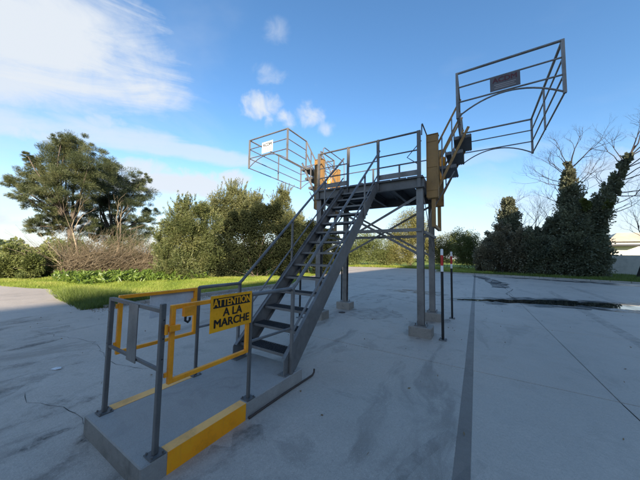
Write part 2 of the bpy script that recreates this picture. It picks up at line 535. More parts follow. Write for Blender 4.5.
def clone_tree(o, delta, **kw):
    c = o.copy(); col.objects.link(c); c.location = Vector(o.location) + Vector(delta)
    for ch in list(o.children):
        k = ch.copy(); col.objects.link(k); k.parent = c
        for gch in list(ch.children):
            q = gch.copy(); col.objects.link(q); q.parent = k
    for a, b in kw.items(): c[a] = b
    return c


def text_mesh(name, body, size, origin, xdir, ydir, mat, parent, extrude=.0006, bold=.0, squeeze=1.0):
    """flat bold lettering, centred on origin, reading along xdir; the weight comes from shifted layers of the same outline"""
    cu = bpy.data.curves.new('lettering', 'FONT')
    cu.body = body; cu.size = size; cu.align_x = 'CENTER'; cu.align_y = 'CENTER'; cu.extrude = extrude
    cu.resolution_u = 3
    ob = bpy.data.objects.new('lettering', cu); col.objects.link(ob)
    dg = bpy.context.evaluated_depsgraph_get()
    src = bpy.data.meshes.new_from_object(ob.evaluated_get(dg))
    bpy.data.objects.remove(ob, do_unlink=True)
    bpy.data.curves.remove(cu)
    X, Y = Vector(xdir).normalized(), Vector(ydir).normalized(); Z = X.cross(Y)
    o0 = Vector(origin) - root_loc(parent)
    V, F = [], []
    for k, (ox, oy) in enumerate(((0, 0), (1, .3), (-1, -.3), (.5, -.6), (-.5, .6))):
        b = len(V)
        for v in src.vertices:
            V.append(tuple(o0 + X * (v.co.x * squeeze + ox * bold) + Y * (v.co.y + oy * bold) + Z * (v.co.z + extrude + k * .00015)))
        F += [tuple(b + i for i in pl_.vertices) for pl_ in src.polygons]
    bpy.data.meshes.remove(src)
    me = bpy.data.meshes.new(name); me.from_pydata(V, [], F); me.materials.append(MATS[mat])
    o = bpy.data.objects.new(name, me); col.objects.link(o); o.parent = parent
    return o


# ------------------------------------------------------------------ the setting: ground
GZ = -.035
n = 60
xs = np.concatenate([np.linspace(-900, -62, 12), np.linspace(-60, 60, n), np.linspace(62, 900, 12)])
ys = np.concatenate([np.linspace(-900, -42, 12), np.linspace(-40, 90, n), np.linspace(92, 1200, 12)])
mb = MB()
for y in ys:
    for x in xs: mb.v.append((x, y, GZ))
for j in range(len(ys) - 1):
    for i in range(len(xs) - 1):
        a = j * len(xs) + i; mb.f.append((a, a + 1, a + 1 + len(xs), a + len(xs)))
struct(mb.build('terrain', 'soil_grass'))

yard = struct(MB().sheet([(-9.05, -60), (30, -60), (30, 25.2), (14, 25.2), (14, 27.6), (-3.6, 32.2), (-13.2, 32.2), (-12.9, 24), (-11.2, 15.4), (-9.05, 11.6)], -.022).build('yard', 'joint_dirt'))


def zg(y):
    """the yard falls gently towards the gantry"""
    return .07 * min(1., max(0., (4.37 - y) / 2.4))


def bay(poly, mat, parent=yard):
    mb = MB(); c = np.mean(np.array(poly), 0)
    rect = len(poly) == 4 and poly[0][1] == poly[1][1] and poly[2][1] == poly[3][1] and poly[0][1] < 4.36
    if rect:                      # strips along y so that the surface can follow the fall
        (x0, y0), (x1, y1) = poly[0], poly[2]
        ys_ = [y0, y0 + .005] + [v for v in (1.97, 2.6, 3.2, 3.8) if y0 + .1 < v < y1 - .1] + [y1 - .005, y1]
        xs_ = [x0, x0 + .005, x1 - .005, x1]
        for j, y in enumerate(ys_):
            for i, x in enumerate(xs_):
                edge = j in (0, len(ys_) - 1) or i in (0, 3)
                mb.v.append((x, y, zg(y) - (.004 if edge else 0)))
        for j in range(len(ys_) - 1):
            for i in range(3):
                k = j * 4 + i; mb.f.append((k, k + 1, k + 5, k + 4))
        k0 = len(mb.v)
        for (x, y) in poly: mb.v.append((x, y, -.02))
        n_ = len(ys_)
        mb.f.append((k0, k0 + 1, 3, 0)); mb.f.append((k0 + 2, k0 + 3, (n_ - 1) * 4, n_ * 4 - 1))
        return mb.build('concrete_bay', mat, parent)
    top = []
    for (x, y) in poly:
        v = np.array((x, y)) - c; L = np.linalg.norm(v); top.append(tuple(c + v * (L - .006) / L))
    k = len(poly)
    vs = [(x, y, -.02) for x, y in poly] + [(x, y, -.004) for x, y in poly] + [(x, y, 0.) for x, y in top]
    fs = [tuple(range(2 * k, 3 * k))]
    for i in range(k):
        j = (i + 1) % k
        fs += [(i, j, k + j, k + i), (k + i, k + j, 2 * k + j, 2 * k + i)]
    return mb.add(vs, fs).build('concrete_bay', mat, parent)


rows = [-60, -45, -31, -20, -13.15, -6.15, .85, 4.37, 7.9, 11.4, 14.9, 18.4, 21.9, 25.2]
colsx = [(-.065, 1.370), (1.380, 5.9), (5.915, 10.4), (10.415, 14), (14.015, 30)]
for r0, r1 in zip(rows[:-1], rows[1:]):
    for x0, x1 in colsx:
        bay([(x0, r0 + .009), (x1, r0 + .009), (x1, r1 - .009), (x0, r1 - .009)], 'yard_concrete')
for r0, r1 in zip([-60, -20, 4.37], [-20, 4.37, 11.5]):
    bay([(-9.0, r0 + .009), (-.170, r0 + .009), (-.170, r1 - .009), (-9.0, r1 - .009)], 'yard_concrete_old')
bay([(-9.0, 11.516), (-.170, 11.516), (-.170, 18.39), (-11.75, 18.39), (-11.15, 15.4)], 'yard_concrete')
bay([(-11.8, 18.41), (-.170, 18.41), (-.170, 25.19), (-12.85, 25.19), (-12.75, 24)], 'yard_concrete_old')
bay([(-12.85, 25.21), (-.170, 25.21), (-.170, 31.2), (-3.6, 32.15), (-13.1, 32.15)], 'yard_concrete')
bay([(-.065, 25.21), (5.9, 25.21), (5.9, 29.6), (-.065, 31.15)], 'yard_concrete')
bay([(5.915, 25.21), (14, 25.21), (14, 27.5), (5.915, 29.6)], 'yard_concrete_old')
ds = MB()
sy_ = [-60, -20, 0, 1.97, 4.37, 12, 30.5]
for y in sy_: ds.v += [(-.1705, y, zg(y) - .0015), (-.0645, y, zg(y) - .0015)]
for i in range(len(sy_) - 1): ds.f.append((2 * i, 2 * i + 1, 2 * i + 3, 2 * i + 2))
struct(ds.build('drain_strip', 'strip_fill'))

struct(MB().sheet([(-120, -30), (-9.06, -30), (-9.06, 2.75), (-10.2, 2.95), (-11.2, 2.75), (-12.3, 3.05), (-13.4, 2.9), (-15.3, 3.2), (-16.4, 2.7), (-18, 2.3), (-20, 1.9), (-24, 1.2), (-60, -2), (-120, -6)], .035).build('road', 'road_pale'))
struct(MB().sheet([(-13.25, 32.21), (-3.6, 32.21), (-3.4, 37), (-4.6, 41.5), (-11, 42.5), (-19, 39.5), (-24, 34), (-16, 31), (-13.15, 27)], -.010).build('track', 'road_pale'))

# grime smeared along the lanes left of the platform and round the slab; also contact shade round the footings
def smear_or_shade(poly, z, seed, amp=.08):
    struct(MB().sheet(blobby(poly, 6, amp, seed), z).build('grime_shade_patch', 'dark_tint'))


# kerbs
kr = struct(MB().bar((-9.12, 2.8, -.01), (-9.12, 11.6, -.01), .10, .10).build('kerb', 'kerb_concrete'))
mbk = None
A, B = Vector((-9.12, 3.0, 0)), Vector((-9.12, 11.6, 0))
for i in range(8):
    a = A.lerp(B, i / 8); b = A.lerp(B, (i + 1) / 8 - .002)
    MB().bar(a + Vector((0, 0, .035)), b + Vector((0, 0, .035)), .12, .13).build('kerb_stone', 'kerb_concrete', kr)
kr2 = struct(MB().bar((-4.2, 32.45, -.02), (14, 27.62, -.02), .10, .10).build('kerb', 'kerb_concrete'))
A, B = Vector((-4.2, 32.45, 0)), Vector((14, 27.62, 0))
for i in range(18):
    a = A.lerp(B, i / 18); b = A.lerp(B, (i + 1) / 18 - .0015)
    MB().bar(a + Vector((0, 0, .05)), b + Vector((0, 0, .05)), .16, .17).build('kerb_stone', 'kerb_concrete', kr2)


def blobby(poly, k, amp, seed):
    r_ = np.random.default_rng(seed); out = []
    P = [np.array(p, float) for p in poly]
    for i in range(len(P)):
        a, b = P[i], P[(i + 1) % len(P)]
        for t in range(k):
            q = a + (b - a) * t / k
            out.append(tuple(q + r_.normal(0, amp, 2)))
    return out


struct(MB().sheet(blobby([(2.7, 12.75), (3.6, 12.9), (4.6, 12.75), (6.5, 12.9), (9.5, 14.0), (9.0, 15.4), (6.5, 15.2), (5.0, 14.2), (4.0, 14.1), (2.8, 13.4)], 7, .10, 3), .005).build('puddle', 'water'))
struct(MB().sheet(blobby([(-.6, 11.45), (.9, 11.9), (2.2, 12.3), (3.2, 12.7), (3.4, 14.2), (2.2, 13.7), (1.0, 12.7), (-.4, 11.75)], 7, .09, 5), .0055).build('puddle', 'water'))
struct(MB().sheet(blobby([(-1.6, 11.0), (1.2, 11.2), (3.4, 12.0), (6.5, 12.3), (11, 13.2), (12.5, 15.6), (7.5, 16.0), (4.5, 15.0), (2.0, 14.3), (-.2, 12.6)], 8, .10, 21), .0025).build('wet_patch', 'wet_stain'))
struct(MB().sheet(blobby([(-4.2, 12.6), (-2.9, 12.2), (-1.4, 12.1), (-.9, 12.6), (-1.6, 13.5), (-3.2, 13.4)], 6, .08, 8), .005).build('wet_patch', 'wet_stain'))
struct(MB().sheet(blobby([(1.0, 29.0), (4.2, 27.2), (8, 25.6), (13.5, 24.6), (13.6, 26.8), (8, 28.3), (3.5, 29.6)], 6, .25, 9), .005).build('wet_patch', 'wet_stain'))
struct(MB().sheet(blobby([(.9, 18), (1.5, 17.6), (1.9, 21), (1.3, 24), (.6, 29), (-.3, 29.2), (.6, 23)], 6, .15, 10), .005).build('wet_patch', 'wet_stain'))
struct(MB().sheet(blobby([(-3.2, 6.3), (-1.9, 6.5), (-1.7, 7.5), (-2.5, 8.1), (-3.4, 7.3)], 6, .12, 12), .004).build('oil_stain', 'tyre_rubber'))


def ring(cx, cy, r0, r1, a0, a1, z=.005):
    o = []
    k = 24
    for i in range(k + 1): a = R(a0 + (a1 - a0) * i / k); o.append((cx + r1 * math.cos(a), cy + r1 * math.sin(a)))
    for i in range(k, -1, -1): a = R(a0 + (a1 - a0) * i / k); o.append((cx + r0 * math.cos(a), cy + r0 * math.sin(a)))
    return o


struct(MB().sheet(ring(2.4, 1.1, 2.95, 3.05, 150, 178), .075).build('tyre_mark', 'tyre_rubber'))
struct(MB().sheet(ring(2.4, 1.1, 2.66, 2.74, 152, 178), .076).build('tyre_mark', 'tyre_rubber'))
struct(MB().sheet([(2.43, 4.4), (2.68, 4.4), (3.4, 18), (3.15, 18)], .005).build('tyre_mark', 'tyre_rubber'))
struct(MB().sheet([(4.25, 4.4), (4.55, 4.4), (5.1, 22), (4.8, 22)], .005).build('tyre_mark', 'tyre_rubber'))

smear_or_shade([(-3.05, .55), (-2.80, .80), (-3.0, 1.3), (-3.5, 1.2), (-3.9, .85), (-3.5, .5)], .0725, 31)
smear_or_shade([(-3.1, .1), (-1.9, .35), (-1.8, .8), (-2.85, .82), (-3.3, .6)], .0728, 32)
smear_or_shade([(-4.6, .2), (-4.2, .5), (-4.7, 1.4), (-5.2, 1.5), (-5.4, .6)], .0732, 33)
smear_or_shade([(-6.6, .4), (-6.0, .6), (-6.4, 1.8), (-7.2, 1.9), (-7.4, .8)], .0724, 34, .12)
smear_or_shade([(-8.8, .2), (-7.8, .5), (-8.0, 1.7), (-8.8, 1.8)], .0722, 35, .12)
smear_or_shade([(-1.7, .95), (-1.35, 1.3), (-1.5, 1.7), (-1.8, 1.72)], .0735, 36, .05)


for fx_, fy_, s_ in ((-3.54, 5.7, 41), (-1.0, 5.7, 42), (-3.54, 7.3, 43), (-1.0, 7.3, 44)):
    smear_or_shade([(fx_ - .36, fy_ - .3), (fx_ + .4, fy_ - .32), (fx_ + .42, fy_ + .3), (fx_ - .35, fy_ + .34)], .0035, s_, .03)  # dark sheets painted round the footings as contact shade


def crack(pts, w, seed):
    """thin jagged crack following pts"""
    r_ = np.random.default_rng(seed); L, Rr = [], []
    P = []
    for a, b in zip(pts[:-1], pts[1:]):
        a, b = np.array(a, float), np.array(b, float); k = max(2, int(np.linalg.norm(b - a) / .12))
        for t in range(k): P.append(a + (b - a) * t / k + r_.normal(0, .022, 2))
    P.append(np.array(pts[-1], float))
    mb = MB()
    for i, q in enumerate(P):
        t = P[min(i + 1, len(P) - 1)] - P[max(i - 1, 0)]; t = t / (np.linalg.norm(t) + 1e-9); nn = np.array((-t[1], t[0]))
        ww = w * r_.uniform(.2, 1.0) * (1 if 0 < i < len(P) - 1 else .1)
        z = zg(q[1]) + .0025
        mb.v += [(*(q + nn * ww / 2), z), (*(q - nn * ww / 2), z)]
    for i in range(len(P) - 1): mb.f.append((2 * i, 2 * i + 1, 2 * i + 3, 2 * i + 2))
    return struct(mb.build('crack', 'joint_dirt'))


crack([(-2.9, .95), (-3.5, .88), (-3.9, .72), (-4.2, .75)], .007, 1)
crack([(-3.2, 1.9), (-4.4, 1.55), (-5.6, 1.75), (-7.4, 1.3)], .007, 3)
crack([(1.37, 12.9), (1.2, 15), (1.7, 17.5), (.8, 21), (1.1, 24), (-.2, 28), (-.3, 31)], .05, 5)
crack([(-.2, 11.5), (-2.2, 12.4), (-4.0, 12.1), (-6.5, 13.4)], .03, 6)
crack([(-1.5, 9.5), (-3.4, 10.6), (-5.2, 10.2)], .03, 7)
crack([(-2.4, 14.5), (-4.5, 14.0), (-7.5, 16.2)], .03, 8)

# ------------------------------------------------------------------ loading gantry
XL, XR, Y0, Y1 = -3.54, -1.0, 5.70, 7.30
ZD, ZR = 3.36, 4.36                 # deck top, guardrail top
XP1, XP2 = -2.68, -1.90             # stair opening in the front guardrail
gantry = thing('loading_gantry', 'grey steel loading gantry with four legs, cross bracing and railed deck', 'gantry', (-2.27, 6.5, 0))


def hbeam(x, y, z0, z1, w=.135, t=.011):
    mb = MB()
    mb.box((x - w / 2, y - w / 2, z0), (x + w / 2, y - w / 2 + t, z1))
    mb.box((x - w / 2, y + w / 2 - t, z0), (x + w / 2, y + w / 2, z1))
    mb.box((x - t / 2, y - w / 2 + t, z0), (x + t / 2, y + w / 2 - t, z1))
    return mb


for x in (XL, XR):
    for y in (Y0, Y1):
        leg = hbeam(x, y, .225, 3.10).build('leg', 'galv_steel', gantry)
        MB().box((x - .12, y - .12, .205), (x + .12, y + .12, .222)).build('base_plate', 'galv_steel', leg)
        bolts = MB()
        for sx in (-1, 1):
            for sy in (-1, 1):
                bolts.tube([(x + sx * .095, y + sy * .095, .222), (x + sx * .095, y + sy * .095, .262)], .011, 6)
        struct(bolts.build('anchor_bolts', 'grey_steel', leg), 'stuff')
        MB().cbox((x - .22, y - .19, -.02), (x + .22, y + .19, .205), .012).build('footing', 'footing_concrete', gantry)
# channels round the deck
T = .009


def channel(p, q, h, fl, out):
    """U-section from p to q (centre line of the web), flanges pointing along out"""
    mb = MB(); p, q, o = Vector(p), Vector(q), Vector(out)
    mb.bar(p, q, T, h)
    for s in (-1, 1):
        off = Vector((0, 0, s * (h / 2 - T / 2))) + o * (fl / 2 + T / 2)
        mb.bar(p + off, q + off, fl, T)
    return mb


channel((XL - .10, Y0 - .075, 3.22), (XR + .10, Y0 - .075, 3.22), .22, .07, (0, -1, 0)).build('deck_beam', 'grey_steel', gantry)
channel((XL - .10, Y1 + .075, 3.22), (XR + .10, Y1 + .075, 3.22), .22, .07, (0, 1, 0)).build('deck_beam', 'grey_steel', gantry)
for i, x in enumerate((XL - .09, XL + .55, XL + 1.27, XR - .55, XR + .09)):
    channel((x, Y0 - .066, 3.22), (x, Y1 + .066, 3.22), .20, .06, (1 if i < 3 else -1, 0, 0)).build('deck_joist', 'deck_steel', gantry)
# deck grating panels
x = XL - .10
wpl = (XR - XL + .2) / 8
gr = MB()
gr.box((0, Y0 - .14, 3.332), (wpl - .012, Y1 + .14, 3.338))
for k in range(9):
    gr.box((.01 + k * (wpl - .04) / 8, Y0 - .14, 3.338), (.014 + k * (wpl - .04) / 8, Y1 + .14, 3.36))
gr.box((0, Y0 - .146, 3.332), (wpl - .012, Y0 - .141, 3.361))
gr.box((0, Y1 + .141, 3.332), (wpl - .012, Y1 + .146, 3.361))
g0 = gr.build('deck_grating', 'deck_steel', gantry, origin=(0, 0, 0))
g0.location = Vector((x, 0, 0)) - Vector(gantry.location)
for k in range(1, 8): clone(g0, (k * wpl, 0, 0))
# bracing
for y, s in ((Y0, -1), (Y1, 1)):
    yy = y + s * .078
    MB().bar((XL - .05, yy, 2.21), (XR + .05, yy, 2.21), .06, .07).build('cross_beam', 'galv_steel', gantry)
    MB().bar((XL, yy - s * .150, 3.08), (XR, yy - s * .150, 1.66), .008, .055).build('brace', 'galv_steel', gantry)
    MB().bar((XR, yy - s * .166, 3.00), (XL, yy - s * .166, 1.66), .008, .055).build('brace', 'galv_steel', gantry)
for x, s in ((XL, -1), (XR, 1)):
    xx = x + s * .085
    MB().bar((xx, Y0, 2.16), (xx, Y1, 2.16), .06, .06).build('cross_beam', 'galv_steel', gantry)
    MB().bar((xx - s * .034, Y0, 3.05), (xx - s * .034, Y1, 1.75), .008, .05).build('brace', 'galv_steel', gantry)
    MB().bar((xx - s * .052, Y1, 3.05), (xx - s * .052, Y0, 1.75), .008, .05).build('brace', 'galv_steel', gantry)
# guardrails
yr = Y0 - .10
for x, w in ((XL, .055), (XP1, .045), (XP2, .045), (XR, .075)):
    MB().box((x - w / 2, yr - .028, 3.12), (x + w / 2, yr + .028, ZR)).build('guard_post', 'grey_steel', gantry)
for x in (XL, (XL + XR) / 2 - .4, (XL + XR) / 2 + .4, XR):
    MB().box((x - .022, Y1 + .10 - .022, 3.12), (x + .022, Y1 + .10 + .022, ZR)).build('guard_post', 'grey_steel', gantry)
MB().tube([(XL, yr, ZR - .018), (XR, yr, ZR - .018)], .021, 10).build('top_rail', 'grey_steel', gantry)
MB().tube([(XL, Y1 + .10, ZR - .018), (XR, Y1 + .10, ZR - .018)], .016, 10).build('top_rail', 'grey_steel', gantry)
for z in (3.94, 3.68):
    for a, b in ((XL, XP1), (XP2, XR)):
        MB().tube([(a, yr, z), (b, yr, z)], .015, 8).build('mid_rail', 'grey_steel', gantry)
MB().tube([(XL, Y1 + .10, 3.86), (XR, Y1 + .10, 3.86)], .013, 8).build('mid_rail', 'grey_steel', gantry)
for a, b, y in ((XL, XP1, yr + .035), (XP2, XR, yr + .035), (XL, XR, Y1 + .07)):
    MB().box((a, y - .003, 3.40), (b, y + .003, 3.52)).build('toe_board', 'galv_steel', gantry)
# swing bar closing the stair opening
sw = MB()
sw.tube([(XP1 + .035, yr + .01, 4.32), (XP1 + .035, yr + .01, 3.86), (XP2 - .035, yr + .01, 3.86), (XP2 - .035, yr + .01, 4.32)], .014, 8)
sw.box((XP1 + .02, yr - .012, 3.90), (XP1 + .05, yr - .004, 4.30))
sw.build('swing_bar', 'galv_steel', gantry)
# bent safety bars by the gangway openings
for s, xb in ((1, XR), (-1, XL)):
    MB().tube([(xb - s * .02, 6.02, 4.32), (xb - s * .34, 6.02, 3.98), (xb - s * .05, 6.02, 3.74)], .012, 6).build('safety_bar', 'grey_steel', gantry)
    MB().tube([(xb + s * .02, Y0 + .12, 4.36), (xb + s * .02, Y0 + .16, 4.62), (xb + s * .02, Y0 + .22, 4.66), (xb + s * .02, Y1 - .22, 4.66), (xb + s * .02, Y1 - .14, 4.58), (xb + s * .02, Y1 - .12, 3.4)], .014, 8).build('hoop', 'grey_steel', gantry)
MB().box((XL + .55, 7.0, 3.365), (XL + .67, 7.1, 3.85)).build('control_box', 'galv_steel', gantry)
MB().box((XP2 + .04, Y1 - .05, 3.365), (XP2 + .16, Y1 + .0, 3.75)).build('control_box', 'galv_steel', gantry)

# ------------------------------------------------------------------ staircase
SX0, SX1 = -2.77, -1.90
stair = thing('access_staircase', 'steep grey steel staircase with open treads and handrails climbing to the gantry deck', 'staircase', (-2.33, 2.4, .22))
RISE, GO, YF, ZF = .2085, .2285, 2.42, .4285
SL = RISE / GO


def stringer_z(y): return ZF + (y - YF) * SL      # nosing line


for x, s in ((SX0, 1), (SX1, -1)):
    lo, hi = -.145, .05
    a = (2.36, .222); ytop = 5.545
    prof = [(2.33, .222), (2.55, .222), (ytop, stringer_z(ytop) + lo), (ytop, 3.335), (5.47, 3.335), (2.33, stringer_z(2.33) + hi)]
    mb = MB(); k = len(prof)
    vs = [(x - .0045, y, z) for y, z in prof] + [(x + .0045, y, z) for y, z in prof]
    mb.add(vs, [tuple(reversed(range(k))), tuple(range(k, 2 * k))] + [(i, (i + 1) % k, k + (i + 1) % k, k + i) for i in range(k)])
    p0, p1 = Vector((x + s * .026, 2.35, stringer_z(2.35) + hi - .006)), Vector((x + s * .026, 5.47, stringer_z(5.47) + hi - .006))
    mb.bar(p0, p1, .042, .009)
    p0, p1 = Vector((x + s * .026, 2.57, .24)), Vector((x + s * .026, ytop, stringer_z(ytop) + lo + .006))
    mb.bar(p0, p1, .042, .009)
    mb.box((x + s * .026 - .055, 2.32, .2215), (x + s * .026 + .055, 2.50, .2315))
    mb.fix = True
    mb.build('stringer', 'galv_steel', stair)
tr = MB()
tw0, tw1 = SX0 + .0055, SX1 - .0055
tr.box((tw0, 0, -.034), (tw1, .006, 0))
tr.box((tw0, .234, -.034), (tw1, .24, 0))
tr.box((tw0, .0065, -.034), (tw0 + .005, .2335, -.001)); tr.box((tw1 - .005, .0065, -.034), (tw1, .2335, -.001))
tread_f = MB()
for k in range(22):
    xx = tw0 + .02 + k * (tw1 - tw0 - .04) / 21
    tread_f.box((xx - .0025, .0065, -.03), (xx + .0025, .2335, -.002))
for k in range(8):
    yy = .03 + k * .026
    tread_f.box((tw0 + .006, yy - .0015, -.026), (tw1 - .006, yy + .0015, -.004))
t0 = tr.build('tread', 'galv_steel', stair, origin=(0, 0, 0))
t0.location = Vector((0, YF, ZF)) - Vector(stair.location)
f0 = tread_f.build('grating', 'tread_grating', t0, origin=(0, 0, 0))
for k in range(1, 14):
    c = clone(t0, (0, k * GO, k * RISE))
    q = f0.copy(); col.objects.link(q); q.parent = c
for x in (SX0, SX1):
    xr_ = x + (-.03 if x == SX0 else .03)
    za, zb = 1.215, 1.215 + (5.60 - 2.43) * SL
    MB().tube([(xr_, 2.40, 1.20), (xr_, 2.47, 1.25), (xr_, 5.54, 1.215 + (5.54 - 2.43) * SL - .03), (xr_, 5.60, 1.215 + (5.6 - 2.43) * SL - .02)], .0215, 10).build('handrail', 'galv_steel', stair)
    MB().tube([(xr_, 2.43, .70), (xr_, 5.58, .70 + (5.58 - 2.43) * SL)], .015, 8).build('mid_rail', 'galv_steel', stair)
    for y in ((3.58, 4.70) if x == SX0 else (4.70,)):
        z = stringer_z(y)
        MB().bar((xr_, y, z - .14), (xr_, y, 1.215 + (y - 2.43) * SL - .01), .03, .03, (0, 1, 0)).build('handrail_post', 'galv_steel', stair)
    for y in (2.43,):
        MB().bar((xr_, y, .223), (xr_, y, 1.215), .034, .034, (0, 1, 0)).build('handrail_post', 'galv_steel', stair)

# ------------------------------------------------------------------ entry platform
plat = thing('entry_platform', 'low concrete platform with grey posts and yellow edges at the foot of the stairs', 'platform', (-2.35, 1.7, 0))
SXA, SXB, SYA, SYB, SZ = -2.845, -1.855, .86, 2.64, .22
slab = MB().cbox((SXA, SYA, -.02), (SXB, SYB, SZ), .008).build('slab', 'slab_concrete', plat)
mb = MB()
mb.box((SXB - .085, 1.03, SZ + .0005), (SXB + .003, 1.735, SZ + .003))
mb.build('painted_edge_top', 'kerb_paint_worn', plat)
MB().box((SXB + .0005, 1.03, .0), (SXB + .0035, 1.735, SZ + .0005)).build('painted_edge', 'kerb_paint', plat)
mb = MB()
mb.box((SXA - .003, 1.03, SZ + .0005), (SXA + .105, 1.75, SZ + .003))
mb.build('painted_edge_top', 'kerb_paint_worn', plat)
PXL, PXR, PY1, PY2 = -2.77, -1.905, .97, 1.805


def post(x, y, w, top):
    mb = MB().cbox((x - w / 2, y - w / 2, SZ + .008), (x + w / 2, y + w / 2, top), .004)
    o = mb.build('post', 'grey_steel', plat)
    b = MB().box((x - .05, y - .05, SZ + .0005), (x + .05, y + .05, SZ + .008))
    for sx in (-1, 1):
        for sy in (-1, 1): b.tube([(x + sx * .036, y + sy * .036, SZ + .008), (x + sx * .036, y + sy * .036, SZ + .022)], .007, 6)
    b.build('base_plate', 'grey_steel', o)
    return o


pL1 = post(PXL, PY1, .034, 1.205); pR1 = post(PXR, PY1, .034, 1.245)
pL2 = post(PXL, PY2, .030, 1.222); pR2 = post(PXR, PY2, .030, 1.232)
MB().box((PXL + .0175, PY1 - .016, 1.180), (PXR - .0175, PY1 + .016, 1.207)).build('top_rail', 'grey_steel', plat)
MB().box((PXL + .0175, PY1 - .010, .775), (PXR - .0175, PY1 + .010, .795)).build('mid_rail', 'grey_steel', plat)
MB().box((-2.375, PY1 - .0225, .762), (-2.225, PY1 - .0165, 1.203)).build('plate', 'galv_steel', plat)
for x in (PXL, PXR):
    s = -.03 if x == PXL else .03
    MB().tube([(x, PY2, 1.212), (x + s * .6, 2.43, 1.212)], .0215, 10).build('top_rail', 'galv_steel', plat)
    MB().tube([(x, PY2, .755), (x + s * .6, 2.43, .745)], .014, 8).build('mid_rail', 'galv_steel', plat)
# holes drilled in the near post
h_ = MB()
for z in (1.13, 1.00, .86): h_.tube([(PXR - .0185, PY1 + .003, z), (PXR + .0185, PY1 + .003, z)], .006, 6); h_.tube([(PXL + .003, PY1 - .0185, z - .05), (PXL + .003, PY1 + .0185, z - .05)], .006, 6)
struct(h_.build('bolt_holes', 'dark_metal', plat), 'stuff')


# ------------------------------------------------------------------ safety gates
def gate(label, x, y0, y1, z0, z1, tube=.032):
    gt = thing('safety_gate', label, 'gate', (x, y0, z0), 'yellow gates of the entry platform')
    t = tube
    fr = MB()
    fr.cbox((x - t / 2, y0, z0), (x + t / 2, y0 + t, z1), .003)
    fr.cbox((x - t / 2, y1 - t, z0), (x + t / 2, y1, z1), .003)
    fr.cbox((x - t / 2 + .001, y0 + t, z1 - t), (x + t / 2 - .001, y1 - t, z1), .003)
    fr.cbox((x - t / 2 + .001, y0 + t, z0), (x + t / 2 - .001, y1 - t, z0 + t), .003)
    fr.build('frame', 'yellow_paint', gt)
    return gt


gx = PXR
ga = gate('yellow tube gate carrying the yellow ATTENTION A LA MARCHE sign', gx, 1.025, 1.775, .665, 1.225)
MB().box((gx + .0165, 1.10, 1.135), (gx + .052, 1.185, 1.205)).build('latch', 'yellow_paint', ga)
MB().tube([(gx + .03, 1.12, 1.135), (gx + .03, 1.12, 1.10), (gx + .03, 1.14, 1.085), (gx + .03, 1.155, 1.10), (gx + .03, 1.155, 1.12)], .009, 8).build('hook', 'dark_metal', ga)
hg = MB(); hg.box((gx + .0175, 1.0, 1.045), (gx + .05, 1.075, 1.085)); hg.tube([(gx + .032, .985, 1.03), (gx + .032, .985, 1.10)], .012, 8)
hg.build('hinge', 'yellow_paint', ga)
hg = MB(); hg.box((gx - .008, 1.0, .72), (gx + .008, 1.0245, .75)); hg.build('hinge', 'yellow_paint', ga)
sgn = MB().cbox((gx + .0175, 1.335, .945), (gx + .0215, 1.792, 1.252), .0015).build('warning_sign', 'sign_yellow', ga)
fx = gx + .0217
MB().box((fx, 1.362, 1.146), (fx + .0012, 1.768, 1.228)).build('header_band', 'ink_black', sgn)
cyc = 1.565
text_mesh('lettering', 'ATTENTION', .088, (fx + .0025, cyc, 1.186), (0, 1, 0), (0, 0, 1), 'sign_yellow', sgn, .0006, .0022, .83)
text_mesh('lettering', 'A LA', .098, (fx + .0012, cyc, 1.098), (0, 1, 0), (0, 0, 1), 'ink_black', sgn, .0006, .0032, 1.0)
text_mesh('lettering', 'MARCHE', .098, (fx + .0012, cyc, 1.012), (0, 1, 0), (0, 0, 1), 'ink_black', sgn, .0006, .0032, 1.0)
gx2 = PXL
gb = gate('yellow tube gate with a plain white panel on the grass side of the platform', gx2, 1.02, 1.775, .69, 1.215)
MB().box((gx2 - .0225, 1.29, .95), (gx2 - .0175, 1.765, 1.195)).build('panel', 'panel_white', gb)
MB().box((gx2 + .0165, 1.70, 1.02), (gx2 + .03, 1.765, 1.10)).build('latch', 'yellow_paint', gb)
for z in (1.10, .76): MB().box((gx2 - .008, 1.0, z), (gx2 + .008, 1.0195, z + .04)).build('hinge', 'yellow_paint', gb)

# bent rod on the ground along the slab
rod = MB().tube([(-1.835, 1.76, .083), (-1.84, 2.2, .076), (-1.845, 2.86, .057), (-1.85, 2.90, .077), (-1.855, 2.91, .115)], .012, 8).build('bent_rod', 'rust', origin=(-1.84, 2.3, 0))
tag(rod, 'dark bent steel rod lying on the ground along the platform slab', 'rod')


